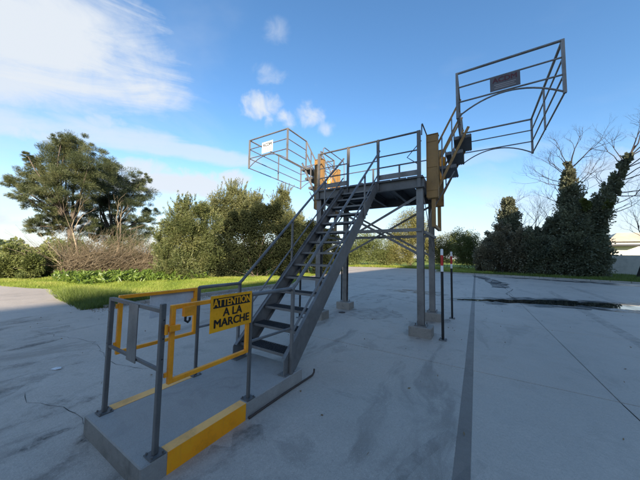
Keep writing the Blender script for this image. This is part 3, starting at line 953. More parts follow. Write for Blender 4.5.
# ------------------------------------------------------------------ folding gangways with safety cages
def gangway(sgn_, label, glabel):
    cx = -2.27

    def X(x): return cx + sgn_ * (x - cx)      # x is given for the gangway on the +X end
    gw = thing('folding_gangway', label, 'gangway', (X(-.75), 6.5, 3.3), 'raised folding gangways at the gantry ends')

    def P(x, y, z): return (X(x), y, z)

    def bx(mb, lo, hi, b=0):
        a, c = X(lo[0]), X(hi[0])
        l, h = (min(a, c), lo[1], lo[2]), (max(a, c), hi[1], hi[2])
        return mb.cbox(l, h, b) if b else mb.box(l, h)
    arm_m = 'ochre_paint' if sgn_ > 0 else 'galv_steel'
    for y in (6.0, 7.0):
        o = bx(MB(), (-.895, y - .08, 2.93), (-.665, y + .08, 4.36), .01).build('spring_box', 'ochre_paint', gw)
        bx(MB(), (-.905, y - .09, 4.361), (-.655, y + .09, 4.375)).build('lid', 'ochre_paint', o)
        for z in (3.1, 3.62, 4.2):
            bx(MB(), (-.881, y - .090, z), (-.676, y - .0805, z + .035)).build('strap', 'ochre_paint', o)
        for xe in (-.90, -.675): bx(MB(), (xe, y - .097, 2.95), (xe + .018, y - .0805, 4.35)).build('flange', 'ochre_paint', o)
        bx(MB(), (-.81, y - .03, 2.30), (-.73, y + .03, 2.929)).build('lower_arm', 'ochre_paint', gw)
    bx(MB(), (-.80, 6.031, 2.30), (-.74, 6.969, 2.36)).build('lower_crossbar', 'ochre_paint', gw)
    MB().tube([P(-.655, 6.75, 4.10), P(-.655, 6.75, 3.55)], .06, 10).build('spring_cylinder', 'yellow_paint', gw)
    # hinge shaft and bracket
    MB().tube([P(-.93, 5.75, 3.28), P(-.93, 7.25, 3.28)], .03, 10).build('hinge_shaft', 'galv_steel', gw)
    for y in (6.1, 6.92):
        MB().bar(P(-.80, y, 2.96), P(-.08, y, 4.44), .035, .05).build('arm', arm_m, gw)
        MB().bar(P(-.66, y, 3.30) if False else P(-.86, y, 3.86), P(-.22, y, 5.09), .028, .035).build('handrail', arm_m, gw)
        MB().bar(P(-.80, y, 3.56), P(-.20, y, 4.77), .024, .035).build('handrail', arm_m, gw)
        MB().bar(P(-.60, y, 3.40), P(-.60, y, 4.34), .024, .03).build('link', 'galv_steel', gw)
        MB().bar(P(-.40, y, 3.78), P(-.40, y, 4.72), .024, .03).build('link', 'galv_steel', gw)
    MB().bar(P(-.78, 6.12, 2.75), P(-.36, 6.12, 3.52), .02, .02).build('stay', 'grey_steel', gw)
    # three level treads
    for xa, z in ((-.37, 4.25), (-.53, 3.94), (-.66, 3.64)):
        m_ = MB()
        xb = xa + .34
        bx(m_, (xa, 6.12, z - .03), (xb, 6.90, z - .022))
        for k in range(12):
            xx = xa + .008 + k * (.34 - .016) / 11
            bx(m_, (xx - .003, 6.121, z - .021), (xx + .003, 6.899, z + .02))
        o = m_.build('tread', 'grey_steel', gw)
        for y in (6.107, 6.905):
            m_ = MB(); k = 9
            for q in range(k):      # serrated end plates
                bx(m_, (xa + q * .34 / k, y - .004, z - .045), (xa + (q + .62) * .34 / k, y + .004, z + .035))
            bx(m_, (xa, y - .0045, z - .03), (xb, y + .0045, z + .022))
            m_.build('end_plate', 'grey_steel', o)
    # cage
    xa, xb, ya, yb = -.24, 1.23, 5.18, 7.82
    zt, z2, z3, zb = 5.09, 4.80, 4.515, 4.21
    t = .034

    def vpost(x, y, z0, z1, w=t):
        bx(MB(), (x - w / 2, y - w / 2, z0), (x + w / 2, y + w / 2, z1)).build('cage_post', 'galv_steel', gw)
    for x, y in ((xa, ya), (xb, ya), (xa, yb), (xb, yb)): vpost(x, y, zb, zt, .042)
    vpost(xb, 6.5, zb, zt, .03)
    for y in (6.07, 6.93): vpost(xa, y, zb, zt, .034)
    for z, r_ in ((zt, .021), (z2, .014), (z3, .014)):
        zz = z - (.012 if z == zt else 0)
        for y in (ya, yb): MB().tube([P(xa, y, zz), P(xb, y, zz)], r_, 8).build('cage_rail', 'galv_steel', gw)
        MB().tube([P(xb, ya, zz), P(xb, yb, zz)], r_, 8).build('cage_rail', 'galv_steel', gw)
        for a, c in ((ya, 6.07), (6.93, yb)): MB().tube([P(xa, a, zz), P(xa, c, zz)], r_, 8).build('cage_rail', 'galv_steel', gw)
    MB().tube([P(xb, ya, zb + .014), P(xb, yb, zb + .014)], .014, 8).build('cage_rail', 'galv_steel', gw)
    for a, c in ((ya, 6.07), (6.93, yb)): MB().tube([P(xa, a, zb + .014), P(xa, c, zb + .014)], .014, 8).build('cage_rail', 'galv_steel', gw)
    for y in (ya, yb):
        pts = []
        for k in range(17):
            u = k / 16
            pts.append(P(xa + (xb - xa) * u, y, zb + .02 + (z3 - zb - .045) * (1 - abs(2 * u - 1) ** 2.0)))
        MB().tube(pts, .014, 8).build('cage_arch', 'galv_steel', gw)
    # name plate on the near side
    s0, s1 = (.27, .69)
    a, c = sorted((X(s0), X(s1)))
    zl, zh = (4.53, 4.79) if sgn_ > 0 else (4.55, 4.87)
    pl = MB().box((a, ya - .026, zl), (c, ya - .022, zh)).build('name_plate', 'plate_white_shaded' if sgn_ > 0 else 'sign_white', gw)
    mx_, yf = (a + c) / 2, ya - .0262
    text_mesh('lettering', 'ACDM', .125, (mx_, yf, zl + (zh - zl) * .70), (1, 0, 0), (0, 0, 1), 'ink_red' if sgn_ > 0 else 'ink_black', pl, .0006, .004, .95)
    for q, wd in enumerate((.30, .26, .30)):
        zz = zl + (zh - zl) * (.40 - q * .12)
        MB().box((mx_ - wd / 2, yf - .0012, zz - .007), (mx_ + wd / 2, yf, zz + .007)).build('print_line', 'ink_grey', pl)
    return gw


gangway(1, 'raised folding gangway on the right end of the gantry with ochre arms and cage', '')
gangway(-1, 'raised folding gangway on the left end of the gantry, cage with small white name plate', '')


# ------------------------------------------------------------------ marker poles
def marker_pole(x, y, h, label):
    mp = thing('marker_pole', label, 'pole', (x, y, 0), 'black marker poles with red and white tops')
    r_ = .026
    hs = 1.345
    MB().tube([(x, y, .012), (x, y, hs)], r_, 12).build('shaft', 'black_paint', mp, smooth=False)
    MB().tube([(x, y, hs), (x, y, hs + .12)], r_ + .001, 12).build('white_band', 'pole_white', mp)
    MB().tube([(x, y, hs + .12), (x, y, hs + .33)], r_ + .001, 12).build('red_band', 'pole_red', mp)
    MB().tube([(x, y, hs + .33), (x, y, h - .012), (x, y, h)], [r_ + .001, r_ + .001, r_ - .01], 12).build('white_band', 'pole_white', mp)
    b = MB().box((x - .07, y - .07, .001), (x + .07, y + .07, .012))
    for sx in (-1, 1):
        for sy in (-1, 1): b.tube([(x + sx * .05, y + sy * .05, .012), (x + sx * .05, y + sy * .05, .03)], .008, 6)
    b.build('base_plate', 'grey_steel', mp)
    return mp


marker_pole(-.585, 5.63, 1.80, 'nearest black pole with red and white top, in front of the right gantry legs')
marker_pole(-.575, 7.78, 1.80, 'black pole with red and white top behind the right rear gantry leg')
marker_pole(-3.95, 5.44, 1.82, 'black pole with red and white top seen behind the staircase')
marker_pole(-4.0, 7.95, 1.82, 'black pole beside the left rear gantry leg')

# small things on the ground
o = MB().tube([(-3.33, 6.66, .0005), (-3.33, 6.66, .008)], .10, 14).build('drain_cover', 'rust', origin=(-3.33, 6.66, 0))
tag(o, 'small round dark drain cover between the left gantry legs', 'drain cover')
lt = MB().add([(-4.75, 1.05, .072), (-4.66, 1.08, .077), (-4.63, 1.13, .086), (-4.70, 1.14, .088), (-4.77, 1.11, .077), (-4.70, 1.10, .094)],
              [(0, 1, 5), (1, 2, 5), (2, 3, 5), (3, 4, 5), (4, 0, 5), (0, 4, 3, 2, 1)])
o = lt.build('litter', 'sign_white', origin=(-4.7, 1.1, .07))
tag(o, 'crumpled white scrap of litter on the concrete left of the platform', 'litter')

# ------------------------------------------------------------------ buildings and wall
wh = thing('warehouse', 'tall grey warehouse beside the yard whose shadow covers the concrete', 'building', (40, -20, 0))
WX = 30.0
WZ = .49 * (WX + 11.0)
WYE = 40.0
MB().box((WX + .2, -95, -.03), (WX + 24, WYE, WZ - .5)).build('wall', 'cladding', wh)
MB().box((WX, -95.2, WZ - .499), (WX + 24.2, WYE + .2, WZ)).build('roof', 'cladding', wh)
for k in range(5):
    y = -50 + k * 16
    dr = MB().box((WX + .12, y, 0), (WX + .199, y + 4.2, 4.4)).build('door', 'grey_steel', wh)
    for q in range(9): MB().box((WX + .10, y, .06 + q * .48), (WX + .119, y + 4.2, .06 + q * .48 + .45)).build('door_panel', 'cladding', dr)
MB().box((5.5, -36, -.03), (WX + .19, -9.0, 7.6)).build('sky_blocker_wing', 'cladding', wh)  # unseen block added behind the camera to cut skylight and darken the foreground

fw_ = thing('boundary_wall', 'grey concrete panel wall behind the ivy tree', 'wall', (13.5, 48.1, 0))
A, B = Vector((2.0, 51.7, 0)), Vector((27.5, 43.75, 0))
nseg = 13
dirv = (B - A).normalized()
for i in range(nseg + 1):
    p = A.lerp(B, i / nseg)
    MB().bar(p + Vector((0, 0, -.05)), p + Vector((0, 0, 2.62)), .16, .16, tuple(dirv)).build('wall_post', 'wall_panel', fw_)
for i in range(nseg):
    p = A.lerp(B, i / nseg) + dirv * .078; q = A.lerp(B, (i + 1) / nseg) - dirv * .078
    for k in range(5):
        z = -.02 + k * .5
        MB().bar(p + Vector((0, 0, z + .247)), q + Vector((0, 0, z + .247)), .06 + .004 * (k % 2), .501).build('wall_slab', 'wall_panel', fw_)

fb = thing('low_building', 'pale building with tan roof beyond the concrete wall', 'building', (36, 84, 0))
MB().box((26.2, 84, -.03), (60, 100, 6.2)).build('wall', 'white_wall', fb)
MB().add([(25.6, 83.4, 6.2), (60.6, 83.4, 6.2), (60.6, 100.6, 6.2), (25.6, 100.6, 6.2), (30, 92, 8.8), (57, 92, 8.8)],
         [(0, 1, 5, 4), (1, 2, 5), (2, 3, 4, 5), (3, 0, 4), (0, 3, 2, 1)]).build('roof', 'tan_roof', fb)
MB().box((25.4, 82.2, 5.1), (30.5, 83.98, 5.5)).build('awning', 'dark_metal', fb)
for k in range(5):
    MB().box((31.5 + k * 5, 83.93, 3.2), (34 + k * 5, 83.99, 4.8)).build('window', 'dark_metal', fb)

# ------------------------------------------------------------------ vegetation helpers


def np_mesh(name, V, Fq, tint, mat, parent, nper):
    """mesh from numpy arrays; faces all have nper corners"""
    me = bpy.data.meshes.new(name)
    V = V - np.array(root_loc(parent))
    me.vertices.add(len(V)); me.vertices.foreach_set('co', V.astype(np.float32).ravel())
    nf = len(Fq)
    me.loops.add(nf * nper); me.loops.foreach_set('vertex_index', Fq.astype(np.int32).ravel())
    me.polygons.add(nf)
    me.polygons.foreach_set('loop_start', (np.arange(nf) * nper).astype(np.int32))
    try: me.polygons.foreach_set('loop_total', np.full(nf, nper, np.int32))
    except Exception: pass
    at = me.attributes.new('tint', 'FLOAT', 'POINT'); at.data.foreach_set('value', tint.astype(np.float32))
    me.materials.append(MATS[mat])
    me.update(calc_edges=True)
    o = bpy.data.objects.new(name, me); col.objects.link(o)
    if parent is not None: o.parent = parent
    return o


def unit(n, r=rng):
    v = r.normal(size=(n, 3)); return v / np.linalg.norm(v, axis=1)[:, None]


def leaf_quads(c, l, w, axis=None, upbias=.25):
    """rhombic leaves, slightly folded, round centres c"""
    n = len(c)
    a = unit(n) if axis is None else axis + .5 * unit(n)
    a[:, 2] += upbias * rng.uniform(-.2, 1, n); a /= np.linalg.norm(a, axis=1)[:, None]
    t = unit(n); b = np.cross(a, t); b /= np.linalg.norm(b, axis=1)[:, None] + 1e-9
    L = (l * rng.uniform(.6, 1.3, n))[:, None]; W = (w * rng.uniform(.7, 1.25, n))[:, None]
    V = np.stack([c - a * L / 2, c + b * W / 2 + a * L * .05, c + a * L / 2, c - b * W / 2 + a * L * .05], 1).reshape(-1, 3)
    F = np.arange(4 * n).reshape(-1, 4)
    return V, F


def crown_points(clumps, n, sub=26, subr=.42, shell=(.15, 1.02), depth=1.0, flat=1.0):
    """leaf centres gathered in tufts through the clumps' volume, plus outward axes and a tint per tuft"""
    wts = np.array([c[3] * c[4] + .05 for c in clumps]); wts = wts / wts.sum()
    P, A, Tn = [], [], []
    for c, w in zip(clumps, wts):
        m = max(60, int(n * w)); ns = max(5, int(sub * (.6 + c[3] * c[4] * .5)))
        dirs = unit(ns); rad = rng.uniform(shell[0], shell[1], ns)[:, None] ** .6
        cen = np.array(c[:3]) + dirs * rad * np.array([c[3] * depth, c[3] * depth, c[4]])
        tt = rng.uniform(0, 1, ns)
        k = rng.integers(0, ns, m)
        sr = subr * np.array([c[3] * (2 - flat), c[3] * (2 - flat), c[4] * flat]) * rng.uniform(.6, 1.4, (ns, 1))[k]
        off = unit(m) * (rng.uniform(0, 1, m) ** .5)[:, None]
        P.append(cen[k] + off * sr); A.append(off * .6 + dirs[k] * .6); Tn.append(tt[k] * .55 + rng.uniform(0, .45, m))
    return np.concatenate(P), np.concatenate(A), np.concatenate(Tn)


def crown(parent, name, clumps, n, l, w, mat, sub=26, subr=.42, zmin=.0, depth=1.0, shell=(.15, 1.02), follow=True, flat=1.0):
    p, a, t = crown_points(clumps, n, sub, subr, shell, depth, flat)
    k = p[:, 2] > zmin
    p, a, t = p[k], a[k], t[k]
    V, F = leaf_quads(p, l, w, a if follow else None)
    return np_mesh(name, V, F, np.repeat(t, 4), mat, parent, 4)


def shoots(parent, clumps, n, mat, l, w, hmax=.8):
    """upright leafy shoots standing out of the top of a shrub"""
    P, A, T_ = [], [], []
    for _ in range(n):
        c = clumps[rng.integers(len(clumps))]
        u = unit(1)[0]; u[2] = abs(u[2]) * .8 + .2
        b = np.array(c[:3]) + u * np.array([c[3], c[3], c[4]]) * .85
        dv = np.array((rng.normal(0, .28), rng.normal(0, .28), 1.)) + u * .5; dv /= np.linalg.norm(dv)
        h = rng.uniform(.3, 1.) * hmax; m_ = int(10 + 46 * h); t = rng.uniform(0, 1, m_)
        P.append(b + dv * (t * h)[:, None] + unit(m_) * .05); A.append(np.tile(dv, (m_, 1)) * .9 + unit(m_) * .6)
        T_.append(np.full(m_, rng.uniform(0, .6)) + rng.uniform(0, .4, m_))
    V, F = leaf_quads(np.concatenate(P), l, w, np.concatenate(A))
    return np_mesh('shoots', V, F, np.repeat(np.concatenate(T_), 4), mat, parent, 4)


def tubes_np(segs, name, mat, parent, n=4):
    """tapered twigs: list of (p, q, r0, r1)"""
    p = np.array([s[0] for s in segs], float); q = np.array([s[1] for s in segs], float)
    r0 = np.array([s[2] for s in segs])[:, None]; r1 = np.array([s[3] for s in segs])[:, None]
    a = q - p; a /= np.linalg.norm(a, axis=1)[:, None] + 1e-9
    h = np.where(np.abs(a[:, 2:3]) < .9, np.array([[0, 0, 1.]]), np.array([[1., 0, 0]]))
    x = np.cross(a, h); x /= np.linalg.norm(x, axis=1)[:, None]; y = np.cross(a, x)
    V = []
    for k in range(n):
        th = 2 * math.pi * k / n; dv = math.cos(th) * x + math.sin(th) * y
        V += [p + dv * r0, q + dv * r1]
    V = np.stack(V, 1).reshape(-1, 3)
    base = (np.arange(len(segs)) * 2 * n)[:, None]
    F = []
    for k in range(n):
        k2 = (k + 1) % n
        F.append(base + np.array([[2 * k, 2 * k2, 2 * k2 + 1, 2 * k + 1]]))
    F = np.stack(F, 1).reshape(-1, 4)
    tint = np.repeat(rng.uniform(0, 1, len(segs)), 2 * n)
    return np_mesh(name, V, F, tint, mat, parent, 4)


def grow(p, dirv, length, r, depth, segs, spread=.55, up=.12, kids=(2, 3), wob=.16, shrink=.68, steps=3):
    p = np.array(p, float); dv = np.array(dirv, float); dv /= np.linalg.norm(dv)
    stepl = length / steps
    for s in range(steps):
        dv = dv + rng.normal(0, wob, 3); dv[2] += up * .3; dv /= np.linalg.norm(dv)
        q = p + dv * stepl; rq = r * (.86 if s < steps - 1 else .78)
        segs.append((p, q, r, rq)); p, r = q, rq
        if depth > 0 and (s > 0 or steps == 1) and rng.random() < .6:
            sd = dv + rng.normal(0, spread, 3); sd[2] += up
            grow(p, sd, length * shrink * rng.uniform(.6, .9), r * .6, depth - 1, segs, spread, up, kids, wob, shrink, steps)
    if depth > 0:
        for _ in range(rng.integers(kids[0], kids[1] + 1)):
            sd = dv + rng.normal(0, spread, 3); sd[2] += up
            grow(p, sd, length * shrink * rng.uniform(.75, 1.1), r * .72, depth - 1, segs, spread, up, kids, wob, shrink, steps)


def limb(mb, a, b, r0, r1, bend=.12, n=8, steps=5):
    a, b = Vector(a), Vector(b); L = (b - a).length
    off = Vector(rng.normal(0, bend * L, 3)); off.z *= .3
    pts, rs = [], []
    for i in range(steps + 1):
        t = i / steps
        pts.append(a.lerp(b, t) + off * math.sin(math.pi * t) * .6 + Vector(rng.normal(0, .02 * L / steps, 3)))
        rs.append(r0 + (r1 - r0) * t)
    mb.tube(pts, rs, n)


def tree(name, label, clumps, base, mat, n, l, w, trunk_r=.16, cat='tree', group=None, sub=26, subr=.42, wood='bark', fork=None, depth=1.0, crown_name='crown', trunk_name='trunk', shell=(.15, 1.02), flat=1.0):
    t = thing(name, label, cat, base, group)
    mb = MB()
    c = np.array([q[:3] for q in clumps]); top = c[c[:, 2].argmax()]
    f = Vector(fork) if fork else Vector((base[0] * .7 + c[:, 0].mean() * .3, base[1] * .7 + c[:, 1].mean() * .3, c[:, 2].min() * .6 + .3))
    limb(mb, base, f, trunk_r, trunk_r * .75, .04)
    for q in clumps:
        limb(mb, f, q[:3], trunk_r * .45, trunk_r * .10, .08, 6)
    mb.build(trunk_name, wood, t)
    crown(t, crown_name, clumps, n, l, w, mat, sub, subr, .02, depth, shell, True, flat)
    return t


def shrub(label, clumps, mat, n, l, w, group=None, cat='shrub', sub=28, subr=.42, name='shrub', depth=1.0, shell=(.15, 1.02)):
    c = np.array([q[:3] for q in clumps])
    base = (float(c[:, 0].mean()), float(c[:, 1].mean()), GZ)
    t = thing(name, label, cat, base, group)
    mb = MB()
    for q in clumps:
        f = Vector((base[0] + rng.normal(0, .25), base[1] + rng.normal(0, .25), GZ))
        limb(mb, f, q[:3], .024, .008, .06, 5)
    mb.build('stems', 'bark', t)
    crown(t, 'foliage', clumps, n, l, w, mat, sub, subr, .0, depth, shell)
    return t

# ------------------------------------------------------------------ trees and shrubs
# crown clumps: x, y, z, radius across, radius up
PINE_A = [(-32.4, 6.9, 11.1, 0.84, 1.22), (-30.8, 7.5, 11.3, 0.72, 1.02), (-32.9, 6.1, 9.8, 0.8, 1.19), (-32.0, 7.2, 9.4, 1.17, 1.68), (-29.3, 7.9, 9.7, 0.92, 1.27), (-33.5, 4.9, 7.9, 0.62, 0.97), (-32.8, 4.1, 7.3, 0.37, 0.59), (-32.7, 5.6, 7.7, 0.88, 1.33), (-29.9, 6.1, 7.1, 0.93, 1.35), (-30.8, 7.9, 8.1, 1.06, 1.48), (-31.1, 5.0, 6.0, 0.54, 0.83), (-33.0, 6.7, 5.9, 0.63, 0.93), (-32.2, 4.6, 9.7, 0.22, 0.34), (-32.9, 5.1, 9.6, 0.29, 0.44), (-31.1, 6.4, 11.5, 0.43, 0.63), (-30.4, 5.6, 4.9, 0.45, 0.67), (-31.3, 7.6, 6.1, 0.72, 1.02), (-30.0, 4.1, 6.1, 0.39, 0.62), (-32.0, 9.3, 9.0, 0.89, 1.21), (-32.1, 5.5, 8.5, 0.58, 0.88), (-32.6, 5.5, 3.8, 0.52, 0.78), (-30.7, 6.6, 4.2, 0.48, 0.7), (-33.0, 7.8, 4.1, 0.61, 0.86), (-33.0, 6.4, 3.6, 0.49, 0.72), (-32.0, 8.6, 4.5, 0.63, 0.87)]
PINE_B = [(-35.4, 10.9, 10.0, 1.02, 1.36), (-33.6, 12.2, 9.5, 1.24, 1.59), (-34.7, 14.2, 8.9, 1.08, 1.35), (-34.9, 11.7, 7.8, 1.14, 1.48), (-32.1, 12.4, 6.6, 0.96, 1.21), (-34.6, 15.4, 6.9, 0.62, 0.75), (-35.5, 10.5, 8.2, 0.83, 1.11), (-35.0, 12.5, 5.4, 0.81, 1.04), (-32.9, 10.5, 10.6, 0.64, 0.86), (-33.1, 13.7, 10.4, 0.57, 0.71), (-34.1, 9.9, 5.8, 0.63, 0.84), (-34.9, 14.3, 5.4, 0.59, 0.73), (-34.9, 11.1, 4.3, 0.5, 0.66), (-35.4, 11.8, 3.7, 0.87, 1.14), (-33.5, 12.5, 3.5, 0.89, 1.12), (-33.5, 9.8, 3.9, 0.69, 0.93), (-33.4, 13.9, 3.9, 0.86, 1.05), (-31.4, 13.7, 4.9, 0.74, 0.9), (-35.7, 10.8, 6.9, 0.75, 1.01), (-34.4, 12.2, 2.6, 0.79, 1.02)]
BUSH_L = [(-23.3, 3.1, 1.0, 0.6, 0.94), (-22.6, 3.7, 0.7, 0.62, 0.94), (-23.3, 4.5, 0.9, 0.56, 0.82), (-23.2, 2.9, 0.2, 0.47, 0.75), (-21.9, 3.4, -0.1, 0.33, 0.51), (-23.5, 4.4, 0.1, 0.51, 0.76), (-23.0, 5.0, 0.6, 0.36, 0.51)]
THICKET = [(-24.6, 5.4, 1.7, 0.58, 0.83), (-24.9, 6.3, 2.1, 0.63, 0.88), (-24.2, 7.2, 1.6, 0.78, 1.04), (-24.3, 8.6, 2.0, 0.81, 1.03), (-23.8, 10.0, 1.9, 0.81, 1.0), (-23.7, 6.3, 0.8, 0.56, 0.77), (-24.7, 8.3, 0.6, 0.73, 0.95), (-24.2, 10.8, 0.7, 0.79, 0.95), (-23.8, 9.2, 0.9, 0.7, 0.88), (-24.1, 5.4, 0.8, 0.48, 0.68)]
SHRUB_1 = [(-17.1, 9.0, 1.1, 0.96, 1.11), (-17.0, 9.8, 2.7, 1.15, 1.31), (-17.0, 9.2, 3.7, 0.81, 0.94), (-16.8, 10.3, 4.5, 0.94, 1.06), (-16.6, 10.7, 1.8, 1.21, 1.34), (-16.2, 9.5, 0.6, 0.87, 0.98), (-17.8, 8.8, 2.4, 0.57, 0.67), (-16.7, 11.3, 3.6, 1.07, 1.18), (-15.8, 11.4, 1.1, 0.99, 1.06), (-16.9, 8.6, 0.4, 0.55, 0.64), (-17.5, 9.8, 4.8, 0.49, 0.57)]
SHRUB_2 = [(-17.9, 13.3, 5.7, 1.08, 1.17), (-17.4, 14.5, 6.5, 0.9, 0.96), (-16.8, 14.8, 5.3, 1.15, 1.21), (-17.9, 14.0, 4.1, 1.27, 1.36), (-17.8, 14.2, 7.2, 0.41, 0.44), (-15.8, 15.0, 5.9, 0.74, 0.77)]
SHRUB_DARK = [(-15.4, 12.5, 1.1, 1.12, 1.18), (-15.1, 13.5, 2.9, 1.4, 1.47), (-14.1, 13.9, 4.2, 1.19, 1.24), (-14.3, 14.8, 1.4, 1.47, 1.51), (-12.8, 15.7, 1.3, 1.34, 1.35), (-12.8, 15.3, 3.0, 1.16, 1.18), (-15.0, 12.6, 4.1, 0.78, 0.82), (-13.2, 14.3, 4.9, 0.75, 0.77), (-12.2, 16.3, 2.3, 0.96, 0.96), (-15.7, 11.8, 2.0, 0.81, 0.87), (-15.6, 11.6, 0.7, 0.73, 0.78)]
SHRUB_3 = [(-16.9, 19.5, 6.8, 1.01, 1.03), (-16.7, 20.1, 5.1, 1.43, 1.46), (-15.9, 20.3, 3.2, 1.22, 1.23), (-17.7, 19.3, 4.8, 0.91, 0.93), (-15.7, 21.0, 4.9, 0.83, 0.84), (-16.3, 19.3, 7.7, 0.6, 0.61)]
SHRUB_4 = [(-13.7, 19.5, 3.0, 1.22, 1.23), (-12.8, 20.4, 2.4, 1.24, 1.24), (-13.2, 19.9, 4.1, 0.95, 0.95), (-12.1, 20.9, 3.4, 0.96, 0.96), (-14.3, 19.5, 1.2, 1.24, 1.24), (-12.1, 19.9, 1.1, 1.1, 1.1), (-11.6, 21.5, 1.8, 0.96, 0.96), (-14.9, 19.7, 4.0, 0.88, 0.88)]
BACK_1 = [(-18.7, 42.4, 2.9, 2.77, 2.8), (-16.4, 42.9, 4.2, 2.25, 2.3), (-14.9, 44.0, 2.6, 2.69, 2.76), (-19.5, 42.0, 1.5, 1.85, 1.86)]
BACK_2 = [(-10.5, 49.3, 8.5, 2.28, 2.44), (-11.3, 48.6, 6.3, 2.74, 2.91), (-9.1, 49.7, 6.5, 2.24, 2.41), (-12.9, 48.6, 5.0, 1.88, 1.96), (-7.8, 48.8, 4.4, 1.71, 1.86), (-10.2, 49.6, 3.9, 2.27, 2.42)]
BACK_3 = [(-12.8, 45.5, 2.3, 1.99, 2.07), (-10.6, 45.7, 2.0, 1.71, 1.8), (-14.0, 45.2, 1.6, 1.35, 1.39)]
BACK_4 = [(-6.5, 47.8, 3.5, 1.84, 2.02), (-4.3, 47.7, 4.0, 1.95, 2.18), (-5.3, 48.1, 2.1, 1.6, 1.77), (-3.0, 48.1, 3.1, 1.52, 1.73)]
BACK_5 = [(-1.8, 44.2, 4.1, 1.71, 1.96), (-0.5, 43.9, 3.6, 1.64, 1.91), (-1.3, 44.3, 2.1, 1.52, 1.75), (0.0, 44.2, 1.8, 1.3, 1.52)]
HEDGE_1 = [(1.2, 36.3, 1.8, 1.39, 1.67), (2.7, 36.5, 2.5, 1.52, 1.88), (4.2, 36.1, 2.1, 1.41, 1.8), (0.8, 36.7, 0.6, 0.92, 1.09), (3.3, 36.6, 0.8, 1.11, 1.39), (2.2, 35.7, 3.4, 1.04, 1.28), (4.0, 36.7, 3.2, 0.91, 1.16), (1.5, 37.3, 4.0, 0.82, 0.99), (2.5, 36.4, 4.9, 0.87, 1.07), (4.2, 35.6, 4.2, 0.79, 1.01)]
HEDGE_2 = [(5.5, 35.9, 2.5, 1.42, 1.86), (6.8, 36.0, 1.9, 1.27, 1.71), (5.1, 36.0, 0.9, 1.02, 1.32), (6.2, 36.2, 3.5, 0.9, 1.2), (4.9, 36.4, 3.4, 0.88, 1.13), (7.1, 35.0, 3.1, 0.68, 0.93), (5.7, 36.5, 4.2, 0.85, 1.12), (6.8, 36.7, 4.8, 0.82, 1.1), (7.3, 35.8, 5.5, 0.7, 0.96), (4.9, 35.5, 4.3, 0.68, 0.88)]
IVY_TOWER = [(3.5, 37.9, 8.3, 0.59, 0.74), (3.5, 38.1, 7.0, 0.88, 1.11), (3.5, 37.7, 5.5, 1.06, 1.33), (3.3, 37.9, 4.0, 1.17, 1.46), (3.5, 37.7, 2.6, 1.24, 1.56)]
IVY_1 = [(8.5, 35.9, 11.5, 0.26, 0.38), (8.5, 36.0, 10.5, 0.52, 0.75), (8.6, 36.2, 9.2, 0.82, 1.18), (8.7, 36.2, 7.8, 0.97, 1.38), (8.6, 35.7, 6.2, 1.09, 1.56), (8.7, 35.7, 4.6, 1.3, 1.85), (8.9, 35.9, 3.1, 1.44, 2.06), (9.1, 36.1, 1.5, 1.36, 1.95), (7.8, 36.4, 2.2, 1.15, 1.59), (9.8, 35.9, 2.8, 0.96, 1.41)]
IVY_2 = [(12.5, 35.3, 11.3, 0.24, 0.39), (12.2, 35.5, 10.6, 0.31, 0.49), (11.9, 35.9, 9.6, 0.44, 0.69), (11.5, 36.1, 8.6, 0.58, 0.9), (10.9, 35.7, 7.5, 0.65, 1.0), (10.5, 35.8, 6.4, 0.8, 1.21), (10.2, 36.2, 5.0, 0.96, 1.42), (10.2, 36.4, 3.4, 1.04, 1.53), (10.4, 36.3, 1.8, 1.02, 1.51)]
tree('pine_tree', 'tall olive green pine leaning left over the dry thicket', PINE_A, (-31.0, 7.7, GZ), 'pine_olive', 140000, .24, .024, .26,
     group='pines beyond the grass', sub=26, subr=.42, flat=.68, fork=(-31.1, 7.4, 4.0), depth=1.5, shell=(.2, 1.25))
tree('pine_tree', 'darker blue green pine standing right of the olive pine', PINE_B, (-34.1, 11.4, GZ), 'pine_dark', 110000, .28, .030, .26,
     group='pines beyond the grass', sub=26, subr=.42, flat=.68, fork=(-34.2, 11.6, 3.6), depth=1.5, shell=(.2, 1.25))


def bare(name, label, base, dirv, length, r, depth, mat, group=None, **kw):
    t = thing(name, label, 'tree', base, group)
    segs = []
    grow(base, dirv, length, r, depth, segs, **kw)
    main = [s for s in segs if s[2] > r * .42]; fine_ = [s for s in segs if s[2] <= r * .42]
    tubes_np(main, 'trunk', mat, t, 6)
    if fine_: tubes_np(fine_, 'branches', mat, t, 3)
    return t


bare('dead_tree', 'pale bare dead tree with upright limbs below the olive pine', (-23.4, 6.6, GZ), (0, -.05, 1), 3.1, .085, 3, 'dry_twig', 'dead trees in the thicket', spread=.42, up=.35, shrink=.56)
bare('dead_tree', 'pale bare dead tree with twisted limbs in front of the dark pine', (-23.2, 7.9, GZ), (0, .1, 1), 3.3, .09, 3, 'dry_twig', 'dead trees in the thicket', spread=.5, up=.35, shrink=.56)
bare('bare_tree', 'leafless grey twiggy tree behind the olive shrubs', (-20.4, 19.2, GZ), (0, 0, 1), 3.6, .14, 4, 'twig_grey', 'leafless trees', spread=.38, up=.3, shrink=.66)
bare('bare_tree', 'leafless grey twiggy tree behind the left legs of the gantry', (-16.1, 25.3, GZ), (0, 0, 1), 3.4, .14, 4, 'twig_grey', 'leafless trees', spread=.4, up=.3, shrink=.66)
bare('bare_sapling', 'thin leafless sapling left of the dark hedge', (.4, 39.6, GZ), (-.25, 0, 1), 3.4, .07, 2, 'twig_dark', 'leafless trees', spread=.4, up=.25, shrink=.6)

